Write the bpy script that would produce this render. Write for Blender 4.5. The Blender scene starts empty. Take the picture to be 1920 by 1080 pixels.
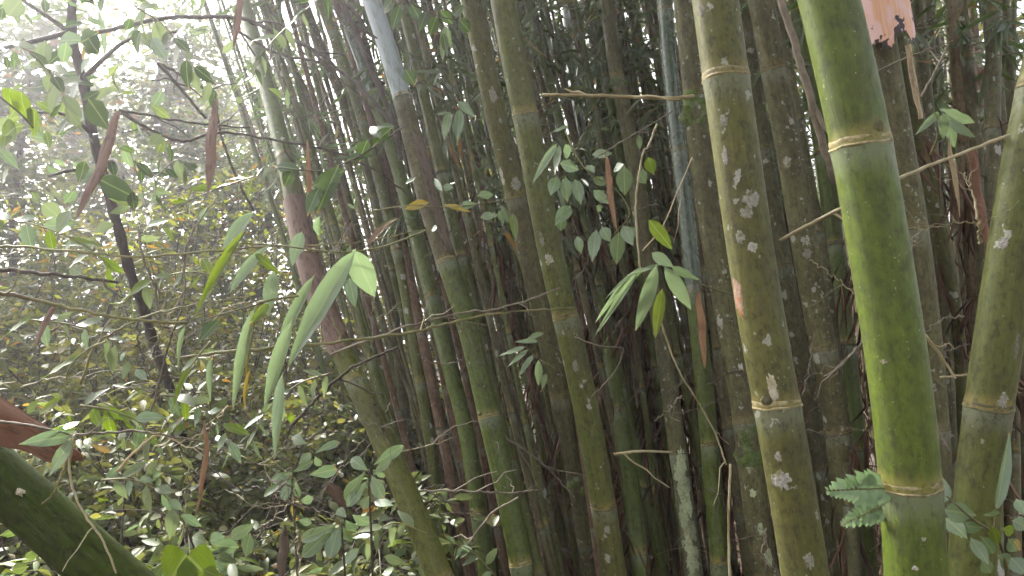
import bpy, math, random
import numpy as np
from mathutils import Vector, Matrix, noise

# ------------------------------------------------------------------ camera, sky, sun, exposure
SC = bpy.context.scene
COL = SC.collection
R = math.radians
FPX = 1920 * 26.0 / 36.0
CAM = Vector((0.0, 0.0, 1.6))
PITCH = R(4.0)
cd = bpy.data.cameras.new('camera'); cam = bpy.data.objects.new('camera', cd); COL.objects.link(cam)
cam.location = CAM; cam.rotation_euler = (R(90) + PITCH, 0, 0)
cd.lens = 26; cd.sensor_width = 36; cd.clip_start = 0.05; cd.clip_end = 2000
SC.camera = cam
FWD = Vector((0, math.cos(PITCH), math.sin(PITCH))); UP = Vector((0, -math.sin(PITCH), math.cos(PITCH))); RIGHT = Vector((1, 0, 0))

SUN_EL, SUN_AZ = 40.0, -44.0          # azimuth measured from +Y (view direction), negative = to the left
w = bpy.data.worlds.new('World'); SC.world = w; w.use_nodes = True
nt = w.node_tree; bg = nt.nodes['Background']
sky = nt.nodes.new('ShaderNodeTexSky'); sky.sky_type = 'NISHITA'; sky.sun_disc = False
sky.sun_elevation = R(SUN_EL); sky.sun_rotation = R(SUN_AZ)
sky.dust_density = 6.0; sky.ozone_density = 1.0; sky.air_density = 1.0
hs = nt.nodes.new('ShaderNodeHueSaturation'); hs.inputs['Saturation'].default_value = 0.22
nt.links.new(sky.outputs[0], hs.inputs['Color']); nt.links.new(hs.outputs[0], bg.inputs['Color'])
bg.inputs['Strength'].default_value = 0.09
sl = bpy.data.lights.new('sun', 'SUN'); sl.energy = 2.4; sl.angle = R(8); sl.color = (1.0, 0.96, 0.9)
sun = bpy.data.objects.new('sun', sl); COL.objects.link(sun)
sd = Vector((math.sin(R(SUN_AZ)) * math.cos(R(SUN_EL)), math.cos(R(SUN_AZ)) * math.cos(R(SUN_EL)), math.sin(R(SUN_EL))))
sun.rotation_euler = sd.to_track_quat('Z', 'Y').to_euler(); sun.location = (-6, 8, 14)
vs = SC.view_settings; vs.view_transform = 'Standard'; vs.look = 'None'; vs.gamma = 1.0; vs.use_curve_mapping = False
vs.exposure = 2.66
SC.cycles.use_denoising = True
SC.cycles.max_bounces = 8; SC.cycles.diffuse_bounces = 5; SC.cycles.glossy_bounces = 2; SC.cycles.transmission_bounces = 3; SC.cycles.transparent_max_bounces = 6
SC.cycles.sample_clamp_indirect = 6.0
SC.cycles.use_adaptive_sampling = True; SC.cycles.adaptive_threshold = 0.03; SC.cycles.adaptive_min_samples = 12

HAZE = 0.0065
SC.cycles.volume_bounces = 0
rnd = random.Random(7)
nr = np.random.RandomState(11)

def at(px, py, d):
    return CAM + d * (FWD + RIGHT * ((px - 960) / FPX) - UP * ((py - 540) / FPX))

def proj(p):
    v = Vector(p) - CAM; d = v.dot(FWD)
    if d < 0.02: return None
    return (960 + FPX * v.dot(RIGHT) / d, 540 - FPX * v.dot(UP) / d, d)

def in_frame(p, m=30):
    q = proj(p)
    return q is not None and -m < q[0] < 1920 + m and -m < q[1] < 1080 + m

# ------------------------------------------------------------------ node helpers and materials
class NT:
    def __init__(s, name):
        s.m = bpy.data.materials.new(name); s.m.use_nodes = True; s.t = s.m.node_tree
        s.b = s.t.nodes['Principled BSDF']; s.out = s.t.nodes['Material Output']
    def n(s, typ, **kw):
        nd = s.t.nodes.new(typ)
        for k, v in kw.items(): setattr(nd, k, v)
        return nd
    def l(s, a, b): s.t.links.new(a, b)
    def val(s, sock, v):
        if hasattr(v, 'is_output') or isinstance(v, bpy.types.NodeSocket): s.l(v, sock)
        else: sock.default_value = v
    def noise(s, vec, scale, detail=3, rough=0.55):
        nd = s.n('ShaderNodeTexNoise'); s.l(vec, nd.inputs['Vector'])
        nd.inputs['Scale'].default_value = scale; nd.inputs['Detail'].default_value = detail; nd.inputs['Roughness'].default_value = rough
        return nd.outputs['Fac']
    def vor(s, vec, scale):
        nd = s.n('ShaderNodeTexVoronoi'); s.l(vec, nd.inputs['Vector']); nd.inputs['Scale'].default_value = scale
        return nd.outputs['Distance'], nd.outputs['Color']
    def math(s, op, a, b=0.0, c=0.0, clamp=False):
        nd = s.n('ShaderNodeMath', operation=op, use_clamp=clamp)
        s.val(nd.inputs[0], a); s.val(nd.inputs[1], b); s.val(nd.inputs[2], c)
        return nd.outputs[0]
    def ramp(s, f, a, b, lo=0.0, hi=1.0):
        nd = s.n('ShaderNodeMapRange', interpolation_type='SMOOTHSTEP')
        s.val(nd.inputs[0], f); nd.inputs[1].default_value = a; nd.inputs[2].default_value = b
        nd.inputs[3].default_value = lo; nd.inputs[4].default_value = hi
        return nd.outputs[0]
    def mix(s, f, a, b):
        nd = s.n('ShaderNodeMix', data_type='RGBA'); s.val(nd.inputs[0], f)
        for i, c in ((6, a), (7, b)):
            if isinstance(c, (tuple, list)): nd.inputs[i].default_value = (c[0], c[1], c[2], 1)
            else: s.l(c, nd.inputs[i])
        return nd.outputs[2]
    def scale(s, vec, sc):
        nd = s.n('ShaderNodeVectorMath', operation='MULTIPLY'); s.l(vec, nd.inputs[0]); nd.inputs[1].default_value = sc
        return nd.outputs[0]
    def bump(s, h, strength=0.3, dist=0.003):
        nd = s.n('ShaderNodeBump'); s.l(h, nd.inputs['Height']); nd.inputs['Strength'].default_value = strength; nd.inputs['Distance'].default_value = dist
        s.l(nd.outputs[0], s.b.inputs['Normal'])

def attr(m, name, vec=False):
    a = m.n('ShaderNodeAttribute', attribute_name=name)
    return a.outputs['Vector'] if vec else a.outputs['Fac']

def culm_mat(name, c1, c2, grime, lichen=0.3, speck=0.3, wax_sheen=0.0, yellow=0.4, rough=0.42, grime_amt=0.4, lcol=(0.42, 0.41, 0.36), moss=0.0, spec=0.3):
    m = NT(name); cc = attr(m, 'cc', True); dn = attr(m, 'dn'); up = attr(m, 'up')
    streak = m.noise(m.scale(cc, (90, 90, 4)), 1.0, 4)
    fine = m.noise(m.scale(cc, (400, 400, 25)), 1.0, 2)
    big = m.noise(m.scale(cc, (9, 9, 4)), 1.0, 3)
    col = m.mix(m.ramp(streak, 0.35, 0.68), c1, c2)
    col = m.mix(m.math('MULTIPLY', m.ramp(fine, 0.45, 0.75), 0.25), col, tuple(0.55 * x for x in c1))
    gn = m.noise(m.scale(cc, (34, 34, 22)), 1.0, 5, 0.65)
    gm = m.ramp(m.math('ADD', m.math('MULTIPLY', big, 0.6), m.math('MULTIPLY', gn, 0.6)), 0.68 - 0.25 * grime_amt, 0.86 - 0.2 * grime_amt)
    col = m.mix(m.math('MULTIPLY', gm, min(1.0, 0.35 + grime_amt * 0.6)), col, grime)
    # yellow band just above a node, pale bloom just below the next one
    wob = m.math('MULTIPLY', m.noise(m.scale(cc, (40, 40, 6)), 1.0, 2), 0.05)
    yb = m.ramp(m.math('SUBTRACT', dn, wob), 0.018, -0.02)
    col = m.mix(m.math('MULTIPLY', yb, yellow), col, (0.30, 0.22, 0.065))
    pb = m.ramp(m.math('SUBTRACT', up, wob), 0.045, -0.015)
    col = m.mix(m.math('MULTIPLY', pb, 0.4), col, (0.22, 0.24, 0.18))
    if wax_sheen > 0:  # pale bloom on coated joints; painted sky sheen on the silver culms
        wn = m.ramp(m.noise(m.scale(cc, (28, 28, 6)), 1.0, 4, 0.6), 0.62 - 0.35 * wax_sheen, 0.75 - 0.25 * wax_sheen)
        col = m.mix(m.math('MULTIPLY', wn, min(0.9, wax_sheen + 0.1)), col, (0.33, 0.37, 0.40))
    if moss > 0:
        mm = m.ramp(m.noise(m.scale(cc, (25, 25, 14)), 1.0, 5, 0.7), 0.62 - 0.2 * moss, 0.72 - 0.2 * moss)
        col = m.mix(mm, col, (0.085, 0.12, 0.035))
    mot = m.noise(m.scale(cc, (75, 75, 48)), 1.0, 6, 0.7)
    col = m.mix(m.math('MULTIPLY', m.ramp(mot, 0.50, 0.64), (0.1 if wax_sheen > 0.5 else 0.62 if name != 'bamboo_bright_green' else 0.5)), col, tuple(0.48 * x for x in grime))
    col = m.mix(m.math('MULTIPLY', m.ramp(mot, 0.46, 0.30), 0.35), col, tuple(min(1, 1.45 * x) for x in c2))
    clus = m.ramp(m.noise(m.scale(cc, (16, 16, 9)), 1.0, 4, 0.6), 0.40, 0.60)
    hgt = fine
    if lichen > 0:
        warp = m.n('ShaderNodeVectorMath', operation='ADD')
        nz = m.n('ShaderNodeTexNoise'); m.l(cc, nz.inputs['Vector']); nz.inputs['Scale'].default_value = 70; nz.inputs['Detail'].default_value = 3
        m.l(cc, warp.inputs[0]); m.l(m.scale(nz.outputs['Color'], (0.03, 0.03, 0.03)), warp.inputs[1])
        for sc, thr, st in ((26, 0.44, 0.85), (60, 0.36, 0.65)):
            d, c = m.vor(m.scale(warp.outputs[0], (1, 1, 0.75)), sc)
            sep = m.n('ShaderNodeSeparateColor'); m.l(c, sep.inputs[0])
            rad = m.math('MULTIPLY', m.math('MULTIPLY', m.ramp(sep.outputs[0], 1.0 - lichen, 1.02), thr), clus)
            mk = m.ramp(m.math('SUBTRACT', d, rad), 0.03, -0.05)
            lc = m.mix(sep.outputs[1], lcol, (lcol[0] * 0.72, lcol[1] * 0.78, lcol[2] * 0.66))
            lc = m.mix(m.ramp(m.noise(cc, 240, 3), 0.35, 0.7), lc, tuple(0.6 * x for x in lcol))
            col = m.mix(m.math('MULTIPLY', mk, st), col, lc)
            hgt = m.math('ADD', hgt, m.math('MULTIPLY', mk, 0.7))
    if speck > 0:
        nz2 = m.n('ShaderNodeTexNoise'); m.l(cc, nz2.inputs['Vector']); nz2.inputs['Scale'].default_value = 160
        wa2 = m.n('ShaderNodeVectorMath', operation='ADD'); m.l(cc, wa2.inputs[0]); m.l(m.scale(nz2.outputs['Color'], (0.008, 0.008, 0.008)), wa2.inputs[1]); warp2 = wa2.outputs[0]
        cl2 = m.ramp(m.noise(m.scale(cc, (22, 22, 14)), 1.0, 3, 0.6), 0.42, 0.62)
        for sc, k in ((62, 0.2), (150, 0.26)):
            d, c = m.vor(warp2, sc)
            sep = m.n('ShaderNodeSeparateColor'); m.l(c, sep.inputs[0])
            rad = m.math('MULTIPLY', m.math('MULTIPLY', m.ramp(sep.outputs[0], 1.0 - speck * 0.8, 1.0), k), cl2)
            mk = m.ramp(m.math('SUBTRACT', d, rad), 0.03, -0.04)
            col = m.mix(m.math('MULTIPLY', mk, m.math('MULTIPLY_ADD', sep.outputs[1], 0.55, 0.25)), col, (0.34, 0.36, 0.21))
    m.l(col, m.b.inputs['Base Color'])
    m.l(m.ramp(gn, 0.3, 0.8, rough - 0.05, rough + 0.22), m.b.inputs['Roughness'])
    m.b.inputs['Specular IOR Level'].default_value = spec
    m.bump(hgt, 0.35, 0.0012)
    return m.m

def rough_mat(name, c1, c2, c3=None, scale=30, rough=0.8, aniso=(1, 1, 1), bump=0.4, coord='Object'):
    m = NT(name); tc = m.n('ShaderNodeNewGeometry').outputs['Position']
    v = m.scale(tc, aniso)
    n1 = m.noise(v, scale, 5, 0.6); n2 = m.noise(v, scale * 0.23, 3)
    col = m.mix(m.ramp(n1, 0.32, 0.7), c1, c2)
    if c3: col = m.mix(m.ramp(n2, 0.5, 0.66), col, c3)
    oi = m.n('ShaderNodeObjectInfo').outputs['Random']
    h = m.n('ShaderNodeHueSaturation'); m.l(col, h.inputs['Color']); m.l(m.math('MULTIPLY_ADD', oi, 0.5, 0.75), h.inputs['Value'])
    m.l(h.outputs[0], m.b.inputs['Base Color']); m.b.inputs['Roughness'].default_value = rough
    m.b.inputs['Specular IOR Level'].default_value = 0.25
    m.bump(n1, bump, 0.004)
    return m.m

def leaf_mat(name, c1, c2, back=None, rough=0.38, trans=0.35, spec=0.5, dead=0.06, dcol=(0.22, 0.13, 0.04), veins=0.0):
    m = NT(name)
    geo = m.n('ShaderNodeNewGeometry'); oi = m.n('ShaderNodeObjectInfo')
    r = m.math('FRACT', m.math('ADD', m.math('MULTIPLY', geo.outputs['Random Per Island'], 7.31), m.math('MULTIPLY', oi.outputs['Random'], 5.77)))
    r2 = m.math('FRACT', m.math('MULTIPLY', r, 17.13))
    col = m.mix(r, c1, c2)
    n1 = m.noise(geo.outputs['Position'], 45, 3)
    col = m.mix(m.math('MULTIPLY', m.ramp(n1, 0.5, 0.75), 0.35), col, tuple(0.6 * x for x in c1))
    col = m.mix(m.ramp(r2, 1.0 - dead, 1.0 - dead + 0.01), col, dcol)
    if veins > 0:
        lv = attr(m, 'lv', True); sp = m.n('ShaderNodeSeparateXYZ'); m.l(lv, sp.inputs[0])
        mid = m.ramp(m.math('ABSOLUTE', sp.outputs[1]), 0.05, 0.015)
        wv = m.n('ShaderNodeTexNoise'); m.l(m.scale(lv, (2.0, 60, 1)), wv.inputs['Vector']); wv.inputs['Scale'].default_value = 1.0
        col = m.mix(m.math('MULTIPLY', m.ramp(wv.outputs['Fac'], 0.4, 0.65), veins * 0.5), col, tuple(min(1, 1.5 * x) for x in c2))
        col = m.mix(m.math('MULTIPLY', mid, veins), col, (0.26, 0.30, 0.12))
        tip = m.ramp(m.math('ADD', sp.outputs[0], m.math('MULTIPLY', m.noise(geo.outputs['Position'], 60, 3), 0.25)), 1.0, 1.12)
        col = m.mix(m.math('MULTIPLY', tip, m.ramp(r2, 0.45, 0.55)), col, (0.24, 0.16, 0.06))
        spt = m.ramp(m.noise(geo.outputs['Position'], 150, 2), 0.68, 0.74)
        col = m.mix(m.math('MULTIPLY', spt, 0.6), col, (0.13, 0.09, 0.035))
        m.bump(wv.outputs['Fac'], 0.25, 0.002)
    if back is not None:
        col = m.mix(m.math('MULTIPLY', geo.outputs['Backfacing'], 0.7), col, back)
    m.l(col, m.b.inputs['Base Color']); m.b.inputs['Roughness'].default_value = rough
    m.b.inputs['Specular IOR Level'].default_value = spec
    tr = m.n('ShaderNodeBsdfTranslucent')
    h = m.n('ShaderNodeHueSaturation'); h.inputs['Saturation'].default_value = 1.15; h.inputs['Value'].default_value = 1.5; m.l(col, h.inputs['Color'])
    m.l(h.outputs[0], tr.inputs['Color'])
    mx = m.n('ShaderNodeMixShader'); mx.inputs[0].default_value = trans
    m.l(m.b.outputs[0], mx.inputs[1]); m.l(tr.outputs[0], mx.inputs[2]); m.l(mx.outputs[0], m.out.inputs['Surface'])
    return m.m

def dry_mat(name, c1, c2, trans=0.3, dark=0.5):
    m = NT(name); cc = attr(m, 'cc', True); v = m.scale(cc, (700, 700, 12))
    rib = m.noise(v, 1.0, 3, 0.6)
    col = m.mix(m.ramp(rib, 0.3, 0.7), c1, c2)
    st = m.noise(m.scale(cc, (60, 60, 18)), 1.0, 5, 0.65)
    col = m.mix(m.math('MULTIPLY', m.ramp(st, 0.5, 0.64), 0.7), col, tuple(dark * x for x in c1))
    m.l(col, m.b.inputs['Base Color']); m.b.inputs['Roughness'].default_value = 0.65; m.b.inputs['Specular IOR Level'].default_value = 0.25
    m.bump(rib, 0.5, 0.002)
    tr = m.n('ShaderNodeBsdfTranslucent'); m.l(col, tr.inputs['Color'])
    mx = m.n('ShaderNodeMixShader'); mx.inputs[0].default_value = trans
    m.l(m.b.outputs[0], mx.inputs[1]); m.l(tr.outputs[0], mx.inputs[2]); m.l(mx.outputs[0], m.out.inputs['Surface'])
    return m.m

M = {}
M['bright'] = culm_mat('bamboo_bright_green', (0.069, 0.103, 0.010), (0.094, 0.128, 0.015), (0.052, 0.061, 0.016), lichen=0.06, speck=0.7, yellow=0.4, grime_amt=0.55, rough=0.44, spec=0.32)
M['lichen'] = culm_mat('bamboo_olive_lichen', (0.093, 0.093, 0.022), (0.121, 0.118, 0.034), (0.068, 0.063, 0.028), lichen=0.45, speck=0.5, yellow=0.4, grime_amt=0.5, rough=0.5)
M['grey'] = culm_mat('bamboo_grey_lichen', (0.092, 0.088, 0.032), (0.128, 0.120, 0.052), (0.062, 0.054, 0.030), lichen=0.7, speck=0.5, yellow=0.25, grime_amt=0.65, rough=0.6)
M['olive'] = culm_mat('bamboo_olive_green', (0.080, 0.094, 0.019), (0.108, 0.119, 0.030), (0.060, 0.058, 0.025), lichen=0.28, speck=0.35, yellow=0.5, grime_amt=0.5, rough=0.5)
M['green'] = culm_mat('bamboo_mid_green', (0.062, 0.090, 0.012), (0.090, 0.116, 0.020), (0.056, 0.054, 0.018), lichen=0.08, speck=0.25, yellow=0.5, grime_amt=0.4, rough=0.42)
M['dark'] = culm_mat('bamboo_backlit_green', (0.027, 0.043, 0.004), (0.040, 0.056, 0.007), (0.022, 0.024, 0.008), lichen=0.02, speck=0.05, yellow=0.3, grime_amt=0.5, rough=0.7, spec=0.12)  # backlit darkness of the slanting culm put into its green
M['wax_sheen'] = culm_mat('bamboo_silver_bloom', (0.085, 0.125, 0.055), (0.12, 0.16, 0.085), (0.1, 0.11, 0.08), lichen=0.03, speck=0.1, wax_sheen=0.95, yellow=0.3, grime_amt=0.15, rough=0.5)
M['blue'] = culm_mat('bamboo_blue_green', (0.05, 0.075, 0.032), (0.075, 0.104, 0.052), (0.05, 0.054, 0.036), lichen=0.04, speck=0.1, wax_sheen=0.06, yellow=0.3, grime_amt=0.2, rough=0.2, spec=0.9)
M['brown'] = culm_mat('bamboo_brown_dead', (0.125, 0.075, 0.044), (0.18, 0.115, 0.07), (0.075, 0.043, 0.029), lichen=0.2, speck=0.15, yellow=0.1, grime_amt=0.55, rough=0.7)
M['olive_brown'] = culm_mat('bamboo_olive_brown', (0.085, 0.078, 0.030), (0.122, 0.108, 0.048), (0.058, 0.044, 0.027), lichen=0.3, speck=0.25, yellow=0.3, grime_amt=0.6, rough=0.62)  # plain olive-brown culm colour
M['crust'] = culm_mat('bamboo_crusted', (0.12, 0.125, 0.065), (0.15, 0.15, 0.09), (0.09, 0.085, 0.05), lichen=0.98, speck=0.3, yellow=0.2, grime_amt=0.3, rough=0.75, lcol=(0.42, 0.46, 0.30))
M['silver'] = culm_mat('bamboo_silver_sheen', (0.10, 0.12, 0.075), (0.15, 0.17, 0.12), (0.08, 0.08, 0.06), lichen=0.1, speck=0.15, wax_sheen=0.5, yellow=0.2, grime_amt=0.35, rough=0.3, spec=0.6)  # silver sky sheen painted into the culm colour as a pale mix
M['tan'] = culm_mat('bamboo_dead_tan', (0.20, 0.15, 0.085), (0.27, 0.21, 0.13), (0.12, 0.085, 0.05), lichen=0.15, speck=0.1, yellow=0.1, grime_amt=0.45, rough=0.7)
M['mustard'] = culm_mat('bamboo_mustard_olive', (0.074, 0.082, 0.014), (0.100, 0.104, 0.022), (0.052, 0.050, 0.020), lichen=0.06, speck=0.15, yellow=0.3, grime_amt=0.5, rough=0.55, spec=0.22)
M['ring'] = rough_mat('node_scar', (0.20, 0.165, 0.075), (0.33, 0.28, 0.16), (0.13, 0.115, 0.05), scale=130, rough=0.65)
M['ring_dark'] = rough_mat('node_scar_dark', (0.10, 0.092, 0.045), (0.155, 0.135, 0.072), (0.065, 0.06, 0.032), scale=130, rough=0.75)
M['bud'] = rough_mat('culm_bud', (0.075, 0.07, 0.03), (0.11, 0.10, 0.045), None, scale=90, rough=0.7)
M['bark'] = rough_mat('bark_dark', (0.06, 0.045, 0.042), (0.115, 0.095, 0.088), (0.16, 0.15, 0.145), scale=26, aniso=(1, 1, 0.35), rough=0.85, bump=0.8)
M['twig'] = rough_mat('twig_grey', (0.14, 0.115, 0.085), (0.21, 0.175, 0.13), (0.09, 0.07, 0.05), scale=40, rough=0.75)
M['twig_dark'] = rough_mat('twig_dark', (0.06, 0.045, 0.036), (0.10, 0.078, 0.06), None, scale=40, rough=0.8)
M['twig_green'] = rough_mat('twig_green', (0.13, 0.135, 0.045), (0.21, 0.18, 0.075), (0.10, 0.075, 0.035), scale=30, rough=0.5)
M['twig_pale'] = rough_mat('twig_pale', (0.27, 0.23, 0.13), (0.36, 0.31, 0.19), (0.19, 0.15, 0.07), scale=40, rough=0.55)
M['sheath'] = dry_mat('sheath_orange', (0.34, 0.20, 0.115), (0.44, 0.28, 0.17))
M['sheath_pink'] = dry_mat('sheath_pink_brown', (0.29, 0.20, 0.165), (0.38, 0.28, 0.235))
M['sheath_dark'] = dry_mat('sheath_dark_brown', (0.12, 0.072, 0.052), (0.19, 0.12, 0.09), 0.1, 0.4)
M['papery'] = dry_mat('sheath_grey_brown', (0.13, 0.095, 0.07), (0.20, 0.155, 0.12), 0.1, 0.5)
M['sheath_rust'] = dry_mat('sheath_rust', (0.19, 0.095, 0.058), (0.26, 0.145, 0.095), 0.1, 0.4)
M['straw'] = dry_mat('straw_pale', (0.46, 0.37, 0.24), (0.55, 0.45, 0.31))
M['scab'] = rough_mat('cream_scab', (0.42, 0.38, 0.28), (0.5, 0.46, 0.36), (0.32, 0.28, 0.18), scale=140, rough=0.85)
M['scar'] = rough_mat('pink_scar', (0.27, 0.17, 0.12), (0.36, 0.25, 0.19), (0.30, 0.13, 0.05), scale=110, rough=0.8)
M['lichen_grey'] = rough_mat('lichen_grey', (0.17, 0.16, 0.12), (0.31, 0.30, 0.26), (0.15, 0.14, 0.07), scale=240, rough=0.95)
M['crust_lichen'] = rough_mat('crust_lichen', (0.30, 0.34, 0.19), (0.42, 0.45, 0.28), (0.24, 0.27, 0.15), scale=170, rough=0.95, bump=0.8)
M['lichen_pale'] = rough_mat('lichen_pale', (0.24, 0.23, 0.19), (0.40, 0.38, 0.35), (0.19, 0.18, 0.10), scale=240, rough=0.95)
M['moss'] = rough_mat('moss', (0.07, 0.105, 0.025), (0.12, 0.16, 0.05), (0.16, 0.19, 0.10), scale=120, rough=0.95, bump=1.0)
M['ground'] = rough_mat('leaf_litter_soil', (0.035, 0.026, 0.018), (0.07, 0.05, 0.034), (0.10, 0.07, 0.045), scale=18, rough=0.95, bump=1.0)
M['debris'] = leaf_mat('dead_hanging_leaf', (0.075, 0.042, 0.026), (0.17, 0.10, 0.066), rough=0.8, trans=0.1, spec=0.15, dead=0.25, dcol=(0.05, 0.03, 0.022))
M['litter'] = leaf_mat('dead_leaf', (0.12, 0.075, 0.046), (0.24, 0.165, 0.11), rough=0.75, trans=0.12, spec=0.2, dead=0.15, dcol=(0.08, 0.05, 0.035))
M['bleaf'] = leaf_mat('bamboo_leaf', (0.085, 0.15, 0.042), (0.13, 0.20, 0.062), back=(0.17, 0.22, 0.13), rough=0.27, spec=0.85, trans=0.38, dead=0.0, veins=0.7)
M['bleaf_lime'] = leaf_mat('bamboo_leaf_lime', (0.09, 0.13, 0.020), (0.125, 0.165, 0.030), rough=0.4, trans=0.36, dead=0.0, veins=0.5)
M['bleaf_yellow'] = leaf_mat('bamboo_leaf_yellow', (0.20, 0.155, 0.035), (0.25, 0.19, 0.05), rough=0.45, trans=0.3, dead=0.0, veins=0.4)
M['bleaf_far'] = leaf_mat('bamboo_leaf_far', (0.05, 0.085, 0.024), (0.09, 0.125, 0.036), back=(0.11, 0.14, 0.08), rough=0.4, trans=0.34, dead=0.1)
M['broad'] = leaf_mat('broad_leaf', (0.075, 0.115, 0.026), (0.125, 0.16, 0.046), back=(0.13, 0.16, 0.085), rough=0.3, spec=0.6, trans=0.34, dead=0.03, veins=0.5)
M['glossy'] = leaf_mat('glossy_grey_green_leaf', (0.10, 0.155, 0.07), (0.145, 0.20, 0.10), rough=0.24, trans=0.25, dead=0.0, veins=0.5, spec=0.9)
M['darkleaf'] = leaf_mat('dark_backlit_leaf', (0.03, 0.058, 0.014), (0.045, 0.075, 0.018), rough=0.4, trans=0.3, dead=0.0, veins=0.4)  # silhouette tone of leaves against the sky put into their colour
M['lime'] = leaf_mat('lime_broad_leaf', (0.085, 0.13, 0.014), (0.115, 0.165, 0.024), rough=0.4, trans=0.4, dead=0.0, veins=0.4)
M['shrub'] = leaf_mat('shrub_leaf', (0.085, 0.10, 0.026), (0.16, 0.165, 0.055), back=(0.11, 0.13, 0.05), spec=0.18, rough=0.5, trans=0.36, dead=0.07)
M['shrub2'] = leaf_mat('shrub_leaf_yellow', (0.11, 0.12, 0.026), (0.19, 0.18, 0.055), back=(0.13, 0.135, 0.04), spec=0.15, rough=0.52, trans=0.42, dead=0.09, dcol=(0.25, 0.16, 0.05))
M['shrub3'] = leaf_mat('shrub_leaf_deep', (0.07, 0.095, 0.028), (0.125, 0.15, 0.055), back=(0.09, 0.11, 0.045), spec=0.28, rough=0.42, trans=0.3, dead=0.06)
M['shrub4'] = leaf_mat('shrub_leaf_lime', (0.12, 0.14, 0.022), (0.19, 0.20, 0.04), spec=0.25, rough=0.5, trans=0.5, dead=0.06)  # lime leaf tint for the tall bushes further back
M['tree'] = leaf_mat('tree_leaf', (0.05, 0.072, 0.022), (0.10, 0.118, 0.04), spec=0.3, rough=0.5, trans=0.42, dead=0.05)
M['fern'] = leaf_mat('fern_leaf', (0.14, 0.21, 0.095), (0.18, 0.25, 0.13), rough=0.45, trans=0.35, dead=0.0)

def torn_mat():
    m = NT('torn_peach_sheath'); cc = attr(m, 'cc', True); dn = attr(m, 'dn')
    n1 = m.noise(m.scale(cc, (160, 160, 8)), 1.0, 4); n2 = m.noise(m.scale(cc, (25, 25, 12)), 1.0, 3)
    col = m.mix(m.ramp(n1, 0.3, 0.7), (0.62, 0.33, 0.20), (0.70, 0.42, 0.28))
    col = m.mix(m.ramp(n2, 0.48, 0.62), col, (0.68, 0.45, 0.42))
    n3 = m.noise(m.scale(cc, (30, 30, 30)), 1.0, 3)
    e = m.ramp(m.math('SUBTRACT', dn, m.math('MULTIPLY', m.ramp(n3, 0.40, 0.62), 0.06)), 0.006, -0.006)
    col = m.mix(e, col, (0.035, 0.022, 0.025))
    m.l(col, m.b.inputs['Base Color']); m.b.inputs['Roughness'].default_value = 0.55
    return m.m
M['torn'] = torn_mat()

# ------------------------------------------------------------------ object helpers
def mesh(name, V, F, mat, smooth=True, attrs=None, vattrs=None):
    V = np.asarray(V, dtype=np.float32)
    me = bpy.data.meshes.new(name)
    if isinstance(F, np.ndarray):
        k = F.shape[1]; lens = np.full(len(F), k, dtype=np.int32); flat = F.astype(np.int32).ravel()
    else:
        lens = np.array([len(f) for f in F], dtype=np.int32); flat = np.array([i for f in F for i in f], dtype=np.int32)
    me.vertices.add(len(V)); me.vertices.foreach_set('co', V.ravel())
    me.loops.add(len(flat)); me.loops.foreach_set('vertex_index', flat)
    me.polygons.add(len(lens)); st = np.concatenate(([0], np.cumsum(lens)[:-1])).astype(np.int32)
    me.polygons.foreach_set('loop_start', st)
    try: me.polygons.foreach_set('loop_total', lens)
    except Exception: pass
    me.polygons.foreach_set('use_smooth', np.full(len(lens), smooth, dtype=bool))
    for k, a in (attrs or {}).items():
        at_ = me.attributes.new(k, 'FLOAT', 'POINT'); at_.data.foreach_set('value', np.asarray(a, dtype=np.float32))
    for k, a in (vattrs or {}).items():
        at_ = me.attributes.new(k, 'FLOAT_VECTOR', 'POINT'); at_.data.foreach_set('vector', np.asarray(a, dtype=np.float32).ravel())
    me.update(calc_edges=True); me.validate(clean_customdata=False)
    if mat: me.materials.append(mat)
    return me

def link(name, me, parent=None):
    o = bpy.data.objects.new(name, me); COL.objects.link(o)
    if parent: o.parent = parent
    return o

def tag(o, label=None, cat=None, group=None, kind=None):
    if label: o['label'] = label
    if cat: o['category'] = cat
    if group: o['group'] = group
    if kind: o['kind'] = kind
    return o

def thing(name, loc, label, cat, group=None):
    o = bpy.data.objects.new(name, None); COL.objects.link(o); o.location = loc; o.empty_display_size = 0.05
    return tag(o, label, cat, group)

def frames(P):
    P = np.asarray(P, float); T = np.gradient(P, axis=0); T /= np.linalg.norm(T, axis=1)[:, None] + 1e-12
    a = np.array([0, -1.0, 0.0]) if abs(T[0, 1]) < 0.9 else np.array([1.0, 0, 0])
    u = a - T[0] * a.dot(T[0]); u /= np.linalg.norm(u); U = [u]
    for i in range(1, len(P)):
        u = U[-1] - T[i] * U[-1].dot(T[i]); u /= np.linalg.norm(u); U.append(u)
    U = np.array(U); return T, U, np.cross(T, U)

def tube(P, rad, sides=8, cap=True):
    P = np.asarray(P, float); rad = np.asarray(rad, float)
    T, U, B = frames(P); a = np.linspace(0, 2 * np.pi, sides, endpoint=False)
    V = P[:, None] + rad[:, None, None] * (np.cos(a)[None, :, None] * U[:, None] + np.sin(a)[None, :, None] * B[:, None])
    n = len(P); V = V.reshape(-1, 3)
    F = [[i * sides + j, i * sides + (j + 1) % sides, (i + 1) * sides + (j + 1) % sides, (i + 1) * sides + j] for i in range(n - 1) for j in range(sides)]
    if cap:
        F.append([j for j in range(sides)][::-1]); F.append([(n - 1) * sides + j for j in range(sides)])
    return V, F

def join(parts):
    Vs, Fs, o = [], [], 0
    for V, F in parts:
        Vs.append(np.asarray(V)); Fs += [[i + o for i in f] for f in F]; o += len(V)
    return np.concatenate(Vs), Fs

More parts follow.
